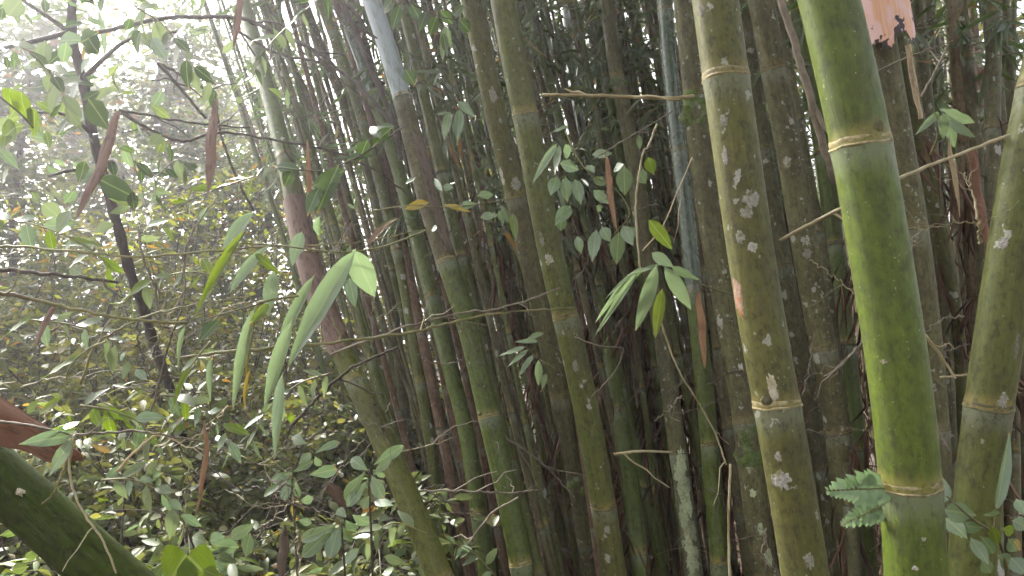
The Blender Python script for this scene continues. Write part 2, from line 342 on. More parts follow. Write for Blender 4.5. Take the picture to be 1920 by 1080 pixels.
def catmull(P, n=12):
    P = [np.asarray(p, float) for p in P]
    if len(P) == 2: return np.array([P[0] + (P[1] - P[0]) * t for t in np.linspace(0, 1, n)])
    Q = [2 * P[0] - P[1]] + P + [2 * P[-1] - P[-2]]; out = []
    for i in range(1, len(Q) - 2):
        for t in np.linspace(0, 1, n, endpoint=False):
            out.append(0.5 * (2 * Q[i] + (Q[i + 1] - Q[i - 1]) * t + (2 * Q[i - 1] - 5 * Q[i] + 4 * Q[i + 1] - Q[i + 2]) * t * t + (3 * Q[i] - Q[i - 1] - 3 * Q[i + 1] + Q[i + 2]) * t ** 3))
    out.append(P[-1]); return np.array(out)

def resample(P, ds):
    L = np.concatenate(([0], np.cumsum(np.linalg.norm(np.diff(P, axis=0), axis=1))))
    s = np.linspace(0, L[-1], max(3, int(L[-1] / ds) + 1))
    return s, np.stack([np.interp(s, L, P[:, k]) for k in range(3)], 1)

def smooth_path(P, it):
    P = P.copy()
    for _ in range(it): P[1:-1] = 0.25 * P[:-2] + 0.5 * P[1:-1] + 0.25 * P[2:]
    return P

# ------------------------------------------------------------------ ground
def ground():
    n = 90; xs = np.sign(np.linspace(-1, 1, n)) * np.abs(np.linspace(-1, 1, n)) ** 3 * 400
    V = []
    for y in xs:
        for x in xs:
            k = max(abs(x), abs(y)); V.append((x, y + 4, 0.07 * noise.noise((x * 0.7, y * 0.7, 0)) * min(1, 6 / (k + .1)) + 0.03 * noise.noise((x * 3, y * 3, 2)) * min(1, 6 / (k + .1)) - 0.03))
    F = np.array([[i * n + j, i * n + j + 1, (i + 1) * n + j + 1, (i + 1) * n + j] for i in range(n - 1) for j in range(n - 1)])
    o = link('ground', mesh('ground', V, F, M['ground'])); o['kind'] = 'structure'; o['label'] = 'brown forest floor of soil and fallen leaves'
ground()

# ------------------------------------------------------------------ bamboo culms
def culm_path(pts, w0, w1, D, up_len, smooth_it=40):
    ys = [p[1] for p in pts]; y0, y1 = ys[0], ys[-1]
    P = []
    for x, y in pts:
        t = (y - y0) / (y1 - y0); P.append(np.array(at(x, y, D * FPX / (w0 + (w1 - w0) * t))))
    u = P[0] - P[1]; u /= np.linalg.norm(u)
    top = []; q = P[0].copy(); d = u.copy()
    k = max(2, int(up_len / 0.6))
    for i in range(k):
        d = d + np.array([0.012 * np.sign(u[0]) if abs(u[0]) > .05 else 0, 0, -0.004]); d /= np.linalg.norm(d)
        q = q + d * up_len / k; top.append(q.copy())
    t = P[-1] - P[-2]; t /= np.linalg.norm(t); q = P[-1].copy(); bot = []
    while q[2] > -0.1 and len(bot) < 30:
        t = t * 0.88 + np.array([0, 0, -0.12]); t /= np.linalg.norm(t)
        q = q + t * 0.25; bot.append(q.copy())
    path = (top[::-1] + P + bot)[::-1]
    dense = catmull(path, 10); s, Q = resample(dense, 0.025)
    return s, smooth_path(Q, smooth_it)

def ring_mesh(r, tilt, mat, name='node_ring', sides=28, seed=0, h=1.0):
    prof = [(-0.0045, 0.985), (-0.0022, 1.03), (0.0, 1.062), (0.0018, 1.05), (0.0035, 1.018), (0.0065, 1.016), (0.0095, 1.03), (0.013, 1.022), (0.018, 0.985)]
    V = []; rg = random.Random(seed); ph = [rg.uniform(0, 6.28) for _ in range(4)]
    for z, k in prof:
        for j in range(sides):
            a = 2 * math.pi * j / sides
            wv = 0.0035 * math.sin(a + ph[0]) + 0.0012 * math.sin(3 * a + ph[1]) + 0.0008 * math.sin(7 * a + ph[2])
            kk = 1 + (k - 1) * (1 + 0.3 * math.sin(5 * a + ph[3]))
            V.append((r * kk * math.cos(a), r * kk * math.sin(a), (z * h + wv * tilt) * (r / 0.05) ** 0.6))
    n = len(prof)
    F = np.array([[i * sides + j, i * sides + (j + 1) % sides, (i + 1) * sides + (j + 1) % sides, (i + 1) * sides + j] for i in range(n - 1) for j in range(sides)])
    return mesh(name, V, F, mat)

CULMS = []
def make_culm(label, pts, w0, w1, D, nodes, mat, gap=0.5, up_len=5.0, ringmat='ring', group='bamboo culms of the clump', seg_mats=None, sides=28, whole=False, smooth_it=40, taper=0.25, name='bamboo_culm', cat='bamboo'):
    s, Q = culm_path(pts, w0, w1, D, up_len, smooth_it)
    pr = [proj(q) for q in Q]
    ypx = np.array([(p[1] if p and p[2] > 0.2 else 1e6) for p in pr])
    S = s[-1]
    base_s = 0.0
    def s_at(y):
        ok = [i for i in range(len(s)) if -2500 < ypx[i] < 3000]
        i = min(ok, key=lambda i: abs(ypx[i] - y)); return s[i]
    ns = sorted(s_at(y) for y in nodes) if nodes else []
    if not ns: ns = [rnd.uniform(0.1, gap)]
    k = ns[0]
    while k - gap * 0.8 > 0.05: k -= gap * rnd.uniform(0.86, 1.0); ns.append(k)
    k = max(ns)
    while k + gap * 0.6 < S: k += gap * rnd.uniform(0.95, 1.08); ns.append(k)
    ns = sorted(x for x in ns if 0.03 < x < S - 0.05)
    rr = lambda x: 0.5 * D * (1 - taper * max(0, (x - 2.2)) / max(S - 2.2, 1.0))
    off = np.array([rnd.uniform(0, 50), rnd.uniform(0, 50), rnd.uniform(0, 50)])
    T, U, B = frames(Q)
    base = Vector(Q[0])
    o = thing(name, base, label, cat, group)
    bs = np.array(base)
    itp = lambda A, x: np.array([np.interp(x, s, A[:, k]) for k in range(3)])
    bounds = [0.0] + ns + [S]
    a = np.linspace(0, 2 * np.pi, sides, endpoint=False)
    def seg(spans):
        Vs, Fs, CC, DN, UPa, o_ = [], [], [], [], [], 0
        rows = []
        for (sa, sb) in spans:
            L = sb - sa
            loc = np.unique(np.concatenate(([0, 0.006, 0.014, 0.03], np.linspace(0.05, max(L - 0.04, 0.06), max(3, int(L / 0.06))), [L - 0.025, L - 0.01, L])))
            loc = loc[(loc >= 0) & (loc <= L)]
            for d in loc: rows.append((sa + d, d, L - d))
        for x, d, u in rows:
            c = itp(Q, x); uu = itp(U, x); bb = itp(B, x); r = rr(x)
            k = 1 + 0.035 * math.exp(-(d / 0.013) ** 2) + 0.03 * math.exp(-(u / 0.016) ** 2) - 0.012 * math.exp(-((d - 0.03) / 0.015) ** 2)
            ring = c + r * k * (np.cos(a)[:, None] * uu + np.sin(a)[:, None] * bb) - bs
            Vs.append(ring); DN += [d] * sides; UPa += [u] * sides
            CC.append(np.stack([r * np.cos(a), r * np.sin(a), np.full(sides, x)], 1) + off)
        n = len(rows)
        F = np.array([[i * sides + j, i * sides + (j + 1) % sides, (i + 1) * sides + (j + 1) % sides, (i + 1) * sides + j] for i in range(n - 1) for j in range(sides)])
        return np.concatenate(Vs), F, np.concatenate(CC), DN, UPa
    spans = [(bounds[i], bounds[i + 1]) for i in range(len(bounds) - 1)]
    if whole:
        V, F, C_, dn, up = seg(spans)
        link('stem', mesh('stem', V, F, M[mat], attrs={'dn': dn, 'up': up}, vattrs={'cc': C_}), o)
    else:
        for i, sp in enumerate(spans):
            V, F, C_, dn, up = seg([sp]); mm = mat
            ym = np.interp((sp[0] + sp[1]) / 2, s, ypx)
            for (ya, yb, m2) in (seg_mats or []):
                if ya <= ym <= yb: mm = m2
            link('internode', mesh('internode', V, F, M[mm], attrs={'dn': dn, 'up': up}, vattrs={'cc': C_}), o)
    shared = None
    for i, x in enumerate(ns):
        c = itp(Q, x)
        if whole and not in_frame(c): continue
        t = itp(T, x); uu = itp(U, x); uu /= np.linalg.norm(uu); bb = np.cross(t, uu)
        if whole:
            if shared is None: shared = ring_mesh(rr(x), 0.6, M[ringmat], sides=14, seed=rnd.randint(0, 9999), h=0.8)
            me = shared
        else: me = ring_mesh(rr(x), 1.0, M[ringmat], sides=sides, seed=rnd.randint(0, 9999))
        ro = link('node_ring', me, o)
        Mx = Matrix.Identity(4)
        for r_ in range(3): Mx[r_][0] = uu[r_]; Mx[r_][1] = bb[r_]; Mx[r_][2] = t[r_]; Mx[r_][3] = c[r_] - bs[r_]
        ro.matrix_basis = Mx
    if not whole:
        for x in ns:
            c = itp(Q, x + .012)
            if not in_frame(c) or rnd.random() < .5: continue
            t = itp(T, x); f = np.array(CAM) - c; f -= t * f.dot(t); f /= np.linalg.norm(f); g = np.cross(t, f); an = rnd.choice((-1, 1)) * rnd.uniform(.3, 1.1); d = f * math.cos(an) + g * math.sin(an); e = np.cross(t, d); r_ = rr(x); V = []
            hh, ww = r_ * rnd.uniform(.4, .65), r_ * rnd.uniform(.2, .3)
            for i_ in range(6):
                q_ = i_ / 5; k_ = math.sin(math.pi * min(.98, .2 + .8 * q_)) ** .8
                for j_ in range(10):
                    b_ = 2 * math.pi * j_ / 10; V.append(c - bs + t * hh * q_ + e * ww * k_ * math.cos(b_) + d * (r_ * .96 + r_ * .11 * k_ * max(0, math.sin(b_))))
            link('bud', mesh('bud', V, np.array([[i_ * 10 + j_, i_ * 10 + (j_ + 1) % 10, (i_ + 1) * 10 + (j_ + 1) % 10, (i_ + 1) * 10 + j_] for i_ in range(5) for j_ in range(10)]), M['bud']), o)
    CULMS.append(dict(o=o, s=s, Q=Q, r=rr, nodes=ns, label=label, ypx=ypx, D=D))
    return CULMS[-1]

A = make_culm('thickest bright green bamboo culm with pale speckles, in front of the clump', [(1554, 0), (1585, 130), (1616, 270), (1660, 540), (1690, 720), (1708, 900), (1717, 1080)], 106, 108, 0.1, [268, 905], 'bright', gap=0.62)
Bc = make_culm('thick olive bamboo culm with large white lichen patches beside the bright green one', [(1341, 0), (1361, 150), (1379, 270), (1417, 540), (1457, 762), (1482, 900), (1510, 1080)], 85, 86, 0.1, [148, 762], 'lichen', gap=0.68)
Cc = make_culm('thick olive culm leaning the other way at the right edge', [(1992, 0), (1962, 130), (1930, 270), (1888, 530), (1854, 755), (1836, 900), (1820, 1080)], 84, 80, 0.1, [755], 'olive', gap=0.7, ringmat='ring_dark')
Lc = make_culm('olive culm with yellow band near its foot, right one of the twin pair', [(944, 0), (962, 110), (987, 220), (1016, 390), (1047, 540), (1074, 650), (1106, 800), (1130, 940), (1152, 1080)], 50, 47, 0.095, [218, 598, 945], 'olive', gap=0.68, ringmat='ring_dark', seg_mats=[(960, 3000, 'lichen'), (-900, 215, 'olive')])
Mc = make_culm('lichen-spotted culm, left one of the twin pair', [(884, 0), (916, 150), (942, 270), (967, 365), (1005, 540), (1028, 640), (1050, 737), (1082, 900), (1110, 1080)], 42, 36, 0.085, [365, 737], 'lichen', gap=0.75, ringmat='ring_dark', seg_mats=[(366, 3000, 'grey')])
Nc = make_culm('green culm whose top joint is coated in silver bloom', [(697, 0), (730, 100), (756, 187), (776, 270), (808, 400), (838, 490), (862, 560), (891, 660), (916, 780), (946, 900), (976, 1052), (986, 1110)], 36, 44, 0.09, [187, 490, 780, 1052], 'green', gap=0.7, seg_mats=[(-900, 187, 'wax_sheen'), (188, 490, 'olive_brown'), (491, 780, 'green')])
Dc = make_culm('grey lichened culm in the gap between the two thickest culms', [(1427, 0), (1452, 140), (1478, 270), (1522, 540), (1547, 665), (1572, 815), (1600, 1080)], 48, 47, 0.09, [660, 815, 130], 'grey', gap=0.45, ringmat='ring_dark')
Ec = make_culm('slim crusty lichen culm touching the thick white-patched one', [(1390, 0), (1420, 200), (1452, 400), (1480, 560), (1515, 740), (1545, 890), (1580, 1080)], 30, 36, 0.08, [500, 880], 'grey', gap=0.6, ringmat='ring_dark')
Gc = make_culm('mossy grey culm with green moss cushions, left of the white-patched culm', [(1284, 0), (1298, 130), (1315, 300), (1346, 500), (1370, 620), (1398, 790), (1415, 940), (1437, 1080)], 44, 47, 0.09, [180, 785], 'grey', gap=0.6, ringmat='ring_dark')
Hc = make_culm('shiny blue-green slender culm with a white light streak', [(1246, 0), (1258, 150), (1274, 290), (1291, 450), (1303, 560), (1320, 720), (1335, 880), (1351, 1080)], 30, 35, 0.07, [20, 288, 555, 835], 'green', gap=0.5, ringmat='ring_dark', seg_mats=[(-900, 556, 'blue')])
Ic = make_culm('culm crusted with cream-green lichen at its foot', [(1137, 0), (1155, 140), (1170, 200), (1183, 270), (1200, 400), (1222, 520), (1245, 650), (1263, 790), (1281, 920), (1302, 1080)], 27, 35, 0.075, [150, 560, 848], 'grey', gap=0.6, ringmat='ring_dark', seg_mats=[(849, 3000, 'crust'), (-900, 400, 'olive_brown')])
Kc = make_culm('green culm with silvery upper half behind the hanging glossy leaves', [(1057, 0), (1067, 90), (1078, 170), (1098, 300), (1113, 420), (1127, 540), (1141, 640), (1160, 775), (1180, 900), (1203, 1080)], 19, 35, 0.075, [90, 420, 775, 1040], 'green', gap=0.75, seg_mats=[(-900, 421, 'silver')], ringmat='ring_dark')
Qc = make_culm('leaning olive culm half wrapped in a brown sheath', [(455, 0), (480, 90), (500, 160), (524, 250), (544, 340), (566, 450), (590, 540), (616, 610), (650, 680), (695, 770), (735, 860), (765, 930), (795, 1010), (826, 1080)], 28, 50, 0.085, [300, 720], 'mustard', gap=0.9, smooth_it=120, ringmat='ring_dark', seg_mats=[(-900, 300, 'green')])
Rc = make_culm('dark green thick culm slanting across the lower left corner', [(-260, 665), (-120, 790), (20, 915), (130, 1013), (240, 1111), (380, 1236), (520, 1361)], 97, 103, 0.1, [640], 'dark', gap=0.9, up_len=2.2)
Oc = make_culm('straight green culm just left of the silver-topped culm', [(630, 0), (652, 50), (672, 100), (700, 180), (732, 270), (770, 400), (806, 540), (846, 700), (874, 800), (895, 940), (914, 1080)], 24, 33, 0.075, [180, 560, 965], 'green', gap=0.7, ringmat='ring_dark', seg_mats=[(-900, 180, 'blue')])
Pc = make_culm('thin grey-green culm bending behind the silver-topped culm', [(600, 0), (652, 140), (702, 300), (730, 400), (756, 520), (776, 640), (797, 760), (820, 920), (838, 1080)], 20, 23, 0.06, [230, 470, 720], 'olive', gap=0.6, ringmat='ring_dark')
U1 = make_culm('dusty grey culm against the bright sky, second left of the silver-topped culm', [(568, 0), (605, 100), (638, 172), (666, 245), (692, 330), (715, 430), (735, 560), (752, 700), (770, 900), (785, 1080)], 20, 20, 0.065, [160, 420], 'grey', gap=0.6, ringmat='ring_dark')
U5 = make_culm('pencil-thin silver-white culm right of the silver-topped culm', [(774, 0), (785, 75), (797, 170), (811, 250), (826, 340), (843, 410), (868, 520), (890, 640), (905, 780), (925, 1080)], 13, 17, 0.05, [172, 365], 'silver', gap=0.7, ringmat='ring_dark')
U6 = make_culm('dark slim culm against the sky right of the brown-sheathed one', [(505, 0), (542, 112), (575, 178), (606, 242), (640, 330), (668, 440), (690, 580), (705, 760), (720, 1080)], 16, 18, 0.055, [178, 480], 'olive_brown', gap=0.6, ringmat='ring_dark')
T1 = make_culm('grey lichen culm under the torn peach sheath', [(1640, 0), (1672, 190), (1690, 300), (1716, 450), (1736, 620), (1752, 800), (1768, 1080)], 52, 52, 0.09, [430, 800], 'grey', gap=0.6, ringmat='ring_dark')
T2 = make_culm('narrow yellow-brown culm between the bright green and the right-edge culm', [(1668, 0), (1716, 210), (1746, 350), (1776, 500), (1793, 620), (1801, 760), (1806, 1080)], 28, 30, 0.065, [300, 640], 'lichen', gap=0.6, ringmat='ring_dark')
T3 = make_culm('dead tan culm beside the torn peach sheath', [(1790, 0), (1800, 150), (1811, 300), (1820, 440), (1832, 620), (1842, 800), (1850, 1080)], 30, 27, 0.065, [270, 560], 'tan', gap=0.6, ringmat='ring_dark')

# the dense thicket of thinner culms behind
ORD = ['first', 'second', 'third', 'fourth', 'fifth', 'sixth', 'seventh', 'eighth', 'ninth', 'tenth', 'eleventh', 'twelfth', 'thirteenth', 'fourteenth', 'fifteenth', 'sixteenth', 'seventeenth', 'eighteenth', 'nineteenth', 'twentieth',
       'twenty-first', 'twenty-second', 'twenty-third', 'twenty-fourth', 'twenty-fifth', 'twenty-sixth', 'twenty-seventh', 'twenty-eighth', 'twenty-ninth', 'thirtieth', 'thirty-first', 'thirty-second', 'thirty-third', 'thirty-fourth', 'thirty-fifth', 'thirty-sixth', 'thirty-seventh', 'thirty-eighth', 'thirty-ninth', 'fortieth']
TONE = {'olive_brown': 'olive-brown', 'grey': 'grey lichened', 'green': 'green', 'olive': 'olive', 'brown': 'dead brown', 'blue': 'blue-green', 'wax_sheen': 'silvery', 'dark': 'dark green'}
ZONES = [(545, 850, 27, 'behind the silver-topped culm', (3.9, 7.0)), (850, 1060, 40, 'behind the twin culms', (3.2, 5.8)), (1060, 1290, 34, 'behind the hanging glossy leaves', (3.5, 6.2)),
         (640, 880, 13, 'just left of the twin culms', (3.8, 4.4)), (1010, 1260, 16, 'just right of the twin culms', (3.7, 4.3)),
         (1290, 1540, 24, 'behind the white-patched culm', (3.2, 6.5)), (1540, 1925, 32, 'behind the bright green culm', (2.5, 6.0))]
for (x0, x1, n, where, (da, db)) in ZONES:
    xs = sorted(x0 + (x1 - x0) * (i + rnd.uniform(0.1, 0.9)) / n for i in range(n))
    for i, xm in enumerate(xs):
        slope = np.interp(xm, [550, 800, 1100, 1500, 1750, 1920], [0.30, 0.26, 0.21, 0.15, 0.10, 0.02]) + rnd.gauss(0, 0.035)
        bend = rnd.gauss(0.05, 0.04)
        pts = []
        for y in (0, 270, 540, 810, 1080):
            v = (y - 540) / 540; pts.append((xm + slope * (y - 540) - bend * 150 * v * v + rnd.gauss(0, 2.5), y))
        d = rnd.uniform(da, db); D = rnd.choice((0.022, 0.026, 0.03, 0.034, 0.04, 0.055)) if xm < 1290 else rnd.choice((0.03, 0.045, 0.055, 0.065, 0.075))
        wp = D * FPX / d
        mt = rnd.choices(('olive_brown', 'grey', 'green', 'olive', 'brown', 'blue'), (5, 3, 2.2, 3, 3.2 if xm < 1290 else 6, 1.2 if xm < 1290 else 0.2))[0]
        make_culm('%s %s culm, %s from left in thicket %s' % ('slim' if 'just' in where else 'thin', TONE[mt], ORD[i], where), pts, wp * 0.9, wp * 1.1, D, [], mt, gap=rnd.uniform(0.35, 0.55), up_len=rnd.uniform(2.0, 3.5), ringmat='ring_dark', group='thin culms in the thicket', sides=12, whole=True, smooth_it=30)

# moss cushions growing on the mossy culm
def moss_lump(c, y, hgt, k, seed):
    i = min(range(len(c['s'])), key=lambda i: abs(c['ypx'][i] - y)); q = c['Q'][i]; r = c['r'](c['s'][i])
    T, U, B = frames(c['Q']); V = []; sd_, n = 22, 9
    for a in range(n):
        t = a / (n - 1); pr_ = math.sin(math.pi * t) ** 0.5
        qq = c['Q'][min(len(c['Q']) - 1, max(0, int(i + (t - .5) * hgt / 0.025)))] if False else q + T[i] * (t - 0.5) * hgt
        for j in range(sd_):
            an = 2 * math.pi * j / sd_
            d = U[i] * math.cos(an) + B[i] * math.sin(an); p = qq + d * r
            rr_ = r * 0.97 + r * k * pr_ * max(-0.12, 0.22 + 1.5 * noise.noise(Vector(p) * 24 + Vector((seed, 0, 0))) + 0.6 * noise.noise(Vector(p) * 80))
            V.append(qq + d * rr_ - np.array(c['o'].location))
    F = np.array([[x * sd_ + j, x * sd_ + (j + 1) % sd_, (x + 1) * sd_ + (j + 1) % sd_, (x + 1) * sd_ + j] for x in range(n - 1) for j in range(sd_)])
    o = link('moss_cushion', mesh('moss_cushion', V, F, M['moss']), c['o'])
moss_lump(Gc, 832, 0.17, 0.55, 3); moss_lump(Gc, 212, 0.14, 0.6, 8); moss_lump(Ic, 156, 0.06, 0.5, 12); moss_lump(Mc, 905, 0.1, 0.25, 20)

# ------------------------------------------------------------------ leaves
def leaf_template(stations, fold=0.12, droop=0.25, wave=0.0, twist=0.0):
    V = []; F = []; LV = []
    for i, (x, w_) in enumerate(stations):
        z = -droop * x * x; tw = twist * x
        for sgn in (-1, 0, 1):
            y = sgn * w_ * 0.5; zz = abs(sgn) * fold * w_ + (wave * math.sin(x * 17 + sgn) * w_ if sgn else 0)
            V.append((x, y * math.cos(tw) - zz * math.sin(tw), z + (y * math.sin(tw) + zz * math.cos(tw)) * 0.35)); LV.append((x, sgn * w_ * 0.5, 0))
    for i in range(len(stations) - 1):
        for j in (0, 1): F.append([i * 3 + j, i * 3 + j + 1, (i + 1) * 3 + j + 1, (i + 1) * 3 + j])
    return np.array(V), F, LV
LANCE = [(0, .03), (.03, .10), (.10, .5), (.22, .85), (.38, 1.0), (.55, .93), (.72, .7), (.87, .38), (.96, .13), (1, .01)]
OVATE = [(0, .04), (.06, .12), (.12, .42), (.26, .86), (.42, 1.0), (.6, .9), (.76, .62), (.9, .24), (1, .01)]
OBOV = [(0, .05), (.08, .14), (.2, .38), (.4, .74), (.6, 1.0), (.78, .9), (.9, .6), (.97, .3), (1, .03)]
HEART = [(0, .3), (.04, .75), (.14, .98), (.3, 1.0), (.5, .84), (.7, .56), (.86, .26), (1, .01)]
TM = {}
for nm, st in (('lance', LANCE), ('ovate', OVATE), ('obov', OBOV), ('heart', HEART)):
    for v in range(4):
        TM[nm, v] = leaf_template(st, fold=[.14, .06, .2, .1][v], droop=[.08, .2, .36, -.14][v], wave=[.02, .05, .06, .08][v], twist=[.15, .4, -.5, .9][v])
LM = {}
def leaf_mesh(kind, v, mat):
    if (kind, v, mat) not in LM:
        V, F, LV = TM[kind, v]; LM[kind, v, mat] = mesh('leaf', V, F, M[mat], vattrs={'lv': LV})
    return LM[kind, v, mat]

def put_leaf(root, p0, p1, width, normal, kind, v, mat, name='leaf'):
    p0, p1 = Vector(p0), Vector(p1); x = p1 - p0; L = x.length; x.normalize()
    y = Vector(normal).cross(x)
    if y.length < 1e-4: y = Vector((0, 0, 1)).cross(x)
    y.normalize(); z = x.cross(y)
    o = link(name, leaf_mesh(kind, v, mat), root); m = Matrix.Identity(4); b = p0 - root.location
    for r_ in range(3): m[r_][0] = x[r_] * L; m[r_][1] = y[r_] * width; m[r_][2] = z[r_] * L; m[r_][3] = b[r_]
    o.matrix_basis = m
    return o

def small_tmpl(kind):
    st = {'ovate': [(0, .06), (.22, .8), (.5, 1.0), (.78, .55), (1, .02)], 'lance': [(0, .08), (.25, .9), (.6, .8), (1, .02)], 'far': [(0, .15), (.45, 1.0), (1, .05)]}[kind]
    V, F, _ = leaf_template(st, 0.13, 0.18); return V, np.array(F)
ST = {k: small_tmpl(k) for k in ('ovate', 'lance', 'far')}
def foliage_mesh(P, X, N, L, Wd, kind, mat, origin):
    P, X, N, L, Wd = (np.asarray(a, float) for a in (P, X, N, L, Wd))
    X /= np.linalg.norm(X, axis=1)[:, None] + 1e-9
    Y = np.cross(N, X); Y /= np.linalg.norm(Y, axis=1)[:, None] + 1e-9; Z = np.cross(X, Y)
    T, F = ST[kind]; n, k = len(P), len(T)
    V = P[:, None] + T[None, :, 0, None] * L[:, None, None] * X[:, None] + T[None, :, 1, None] * Wd[:, None, None] * Y[:, None] + T[None, :, 2, None] * L[:, None, None] * Z[:, None]
    FF = (F[None] + (np.arange(n) * k)[:, None, None]).reshape(-1, 4)
    return mesh('foliage', V.reshape(-1, 3) - np.array(origin), FF, M[mat])

def rvec(): return nr.normal(size=3)
def unit(v): return v / (np.linalg.norm(v) + 1e-9)

def plant(name, label, cat, base, height, spread, nstem, nbranch, nleaf, leafL, ratio, mats, stem_mat='twig_dark', kind='ovate', group=None, stem_r=0.008, lo=0.15, lean=(0, 0), droop=0.35, blen=(0.25, 0.6), stem_name='stem', fol='foliage', max_leaf_parts=0, jit=0.0, nup=1.0):
    base = np.array(base, float); root = thing(name, Vector(base), label, cat, group)
    P, X, N = [], [], []
    for k in range(nstem):
        a = nr.uniform(0, 2 * np.pi); h = height * nr.uniform(0.7, 1.0) if nstem > 1 else height
        out = np.array([math.cos(a), math.sin(a), 0]) * spread * nr.uniform(0.25, 1.0) * (1 if nstem > 1 else 0.15) + np.array([lean[0], lean[1], 0])
        c = [base + 0.04 * np.array([math.cos(a), math.sin(a), 0]) * (nstem > 1) + np.array([0, 0, -0.05])]
        for t in (0.25, 0.5, 0.75, 1.0): c.append(base + out * t ** 1.6 + np.array([0, 0, h * t * (1 - 0.12 * t)]) + rvec() * 0.02 * h)
        path = catmull(c, 6); rad = np.linspace(stem_r, stem_r * 0.3, len(path))
        parts = [tube(path - base, rad, 6)]
        for b in range(nbranch):
            t = nr.uniform(lo, 1.0); q = path[int(t * (len(path) - 1))]
            d = unit(rvec() * np.array([1, 1, .45]) + unit(out + 1e-6) * 0.35 + np.array([0, 0, 0.3])); Lb = nr.uniform(*blen) * (1.15 - 0.5 * t) * (spread if nstem == 1 else 1)
            bp = np.array([q + d * Lb * u + np.array([0, 0, -droop * Lb * u * u]) for u in np.linspace(0, 1, 6)])
            parts.append(tube(bp - base, np.linspace(min(stem_r * 0.35, 0.007), 0.0012, 6), 4, cap=False))
            for m_ in range(nleaf):
                u = (m_ + nr.uniform(0.2, 1)) / nleaf; u = 0.12 + 0.88 * u
                pp = q + d * Lb * u + np.array([0, 0, -droop * Lb * u * u]); side = np.cross(d, [0, 0, 1]) * (1 if m_ % 2 else -1)
                P.append(pp + rvec() * jit); X.append(unit(d * 0.5 + side * 0.8 + np.array([0, 0, -0.25]) + rvec() * 0.35)); N.append(unit(np.array([0, -0.35, 0.8]) * nup + rvec() * 0.55))
        V, F = join(parts); so = link(stem_name, mesh(stem_name, V, F, M[stem_mat]), root)
    P, X, N = np.array(P), np.array(X), np.array(N); n = len(P)
    L = leafL * nr.uniform(0.6, 1.25, n); Wd = L * ratio * nr.uniform(0.8, 1.2, n)
    big = np.zeros(n, bool)
    if max_leaf_parts:
        sc = []
        for i in range(n):
            pq = proj(P[i]); sc.append(L[i] / pq[2] if pq and 0 < pq[0] < 1920 and 0 < pq[1] < 1080 else 0)
        for i in np.argsort(sc)[::-1][:max_leaf_parts]:
            if sc[i] > 0:
                big[i] = True; mt = mats[nr.randint(len(mats))]
                put_leaf(root, P[i], P[i] + X[i] * L[i], Wd[i], N[i], 'ovate' if kind == 'ovate' else 'lance', nr.randint(4), {'shrub': 'broad', 'shrub2': 'lime', 'shrub3': 'glossy'}.get(mt, mt))
    sel = nr.randint(0, len(mats), n)
    for k, mt in enumerate(mats):
        q = (sel == k) & ~big
        if q.sum(): tag(link(fol, foliage_mesh(P[q], X[q], N[q], L[q], Wd[q], kind, mt, base), root), kind='stuff')
    return root

def gz(x, y): return (x, y, 0.0)
def gx(px, d): return ((px - 960) / FPX * d, d * math.cos(PITCH))
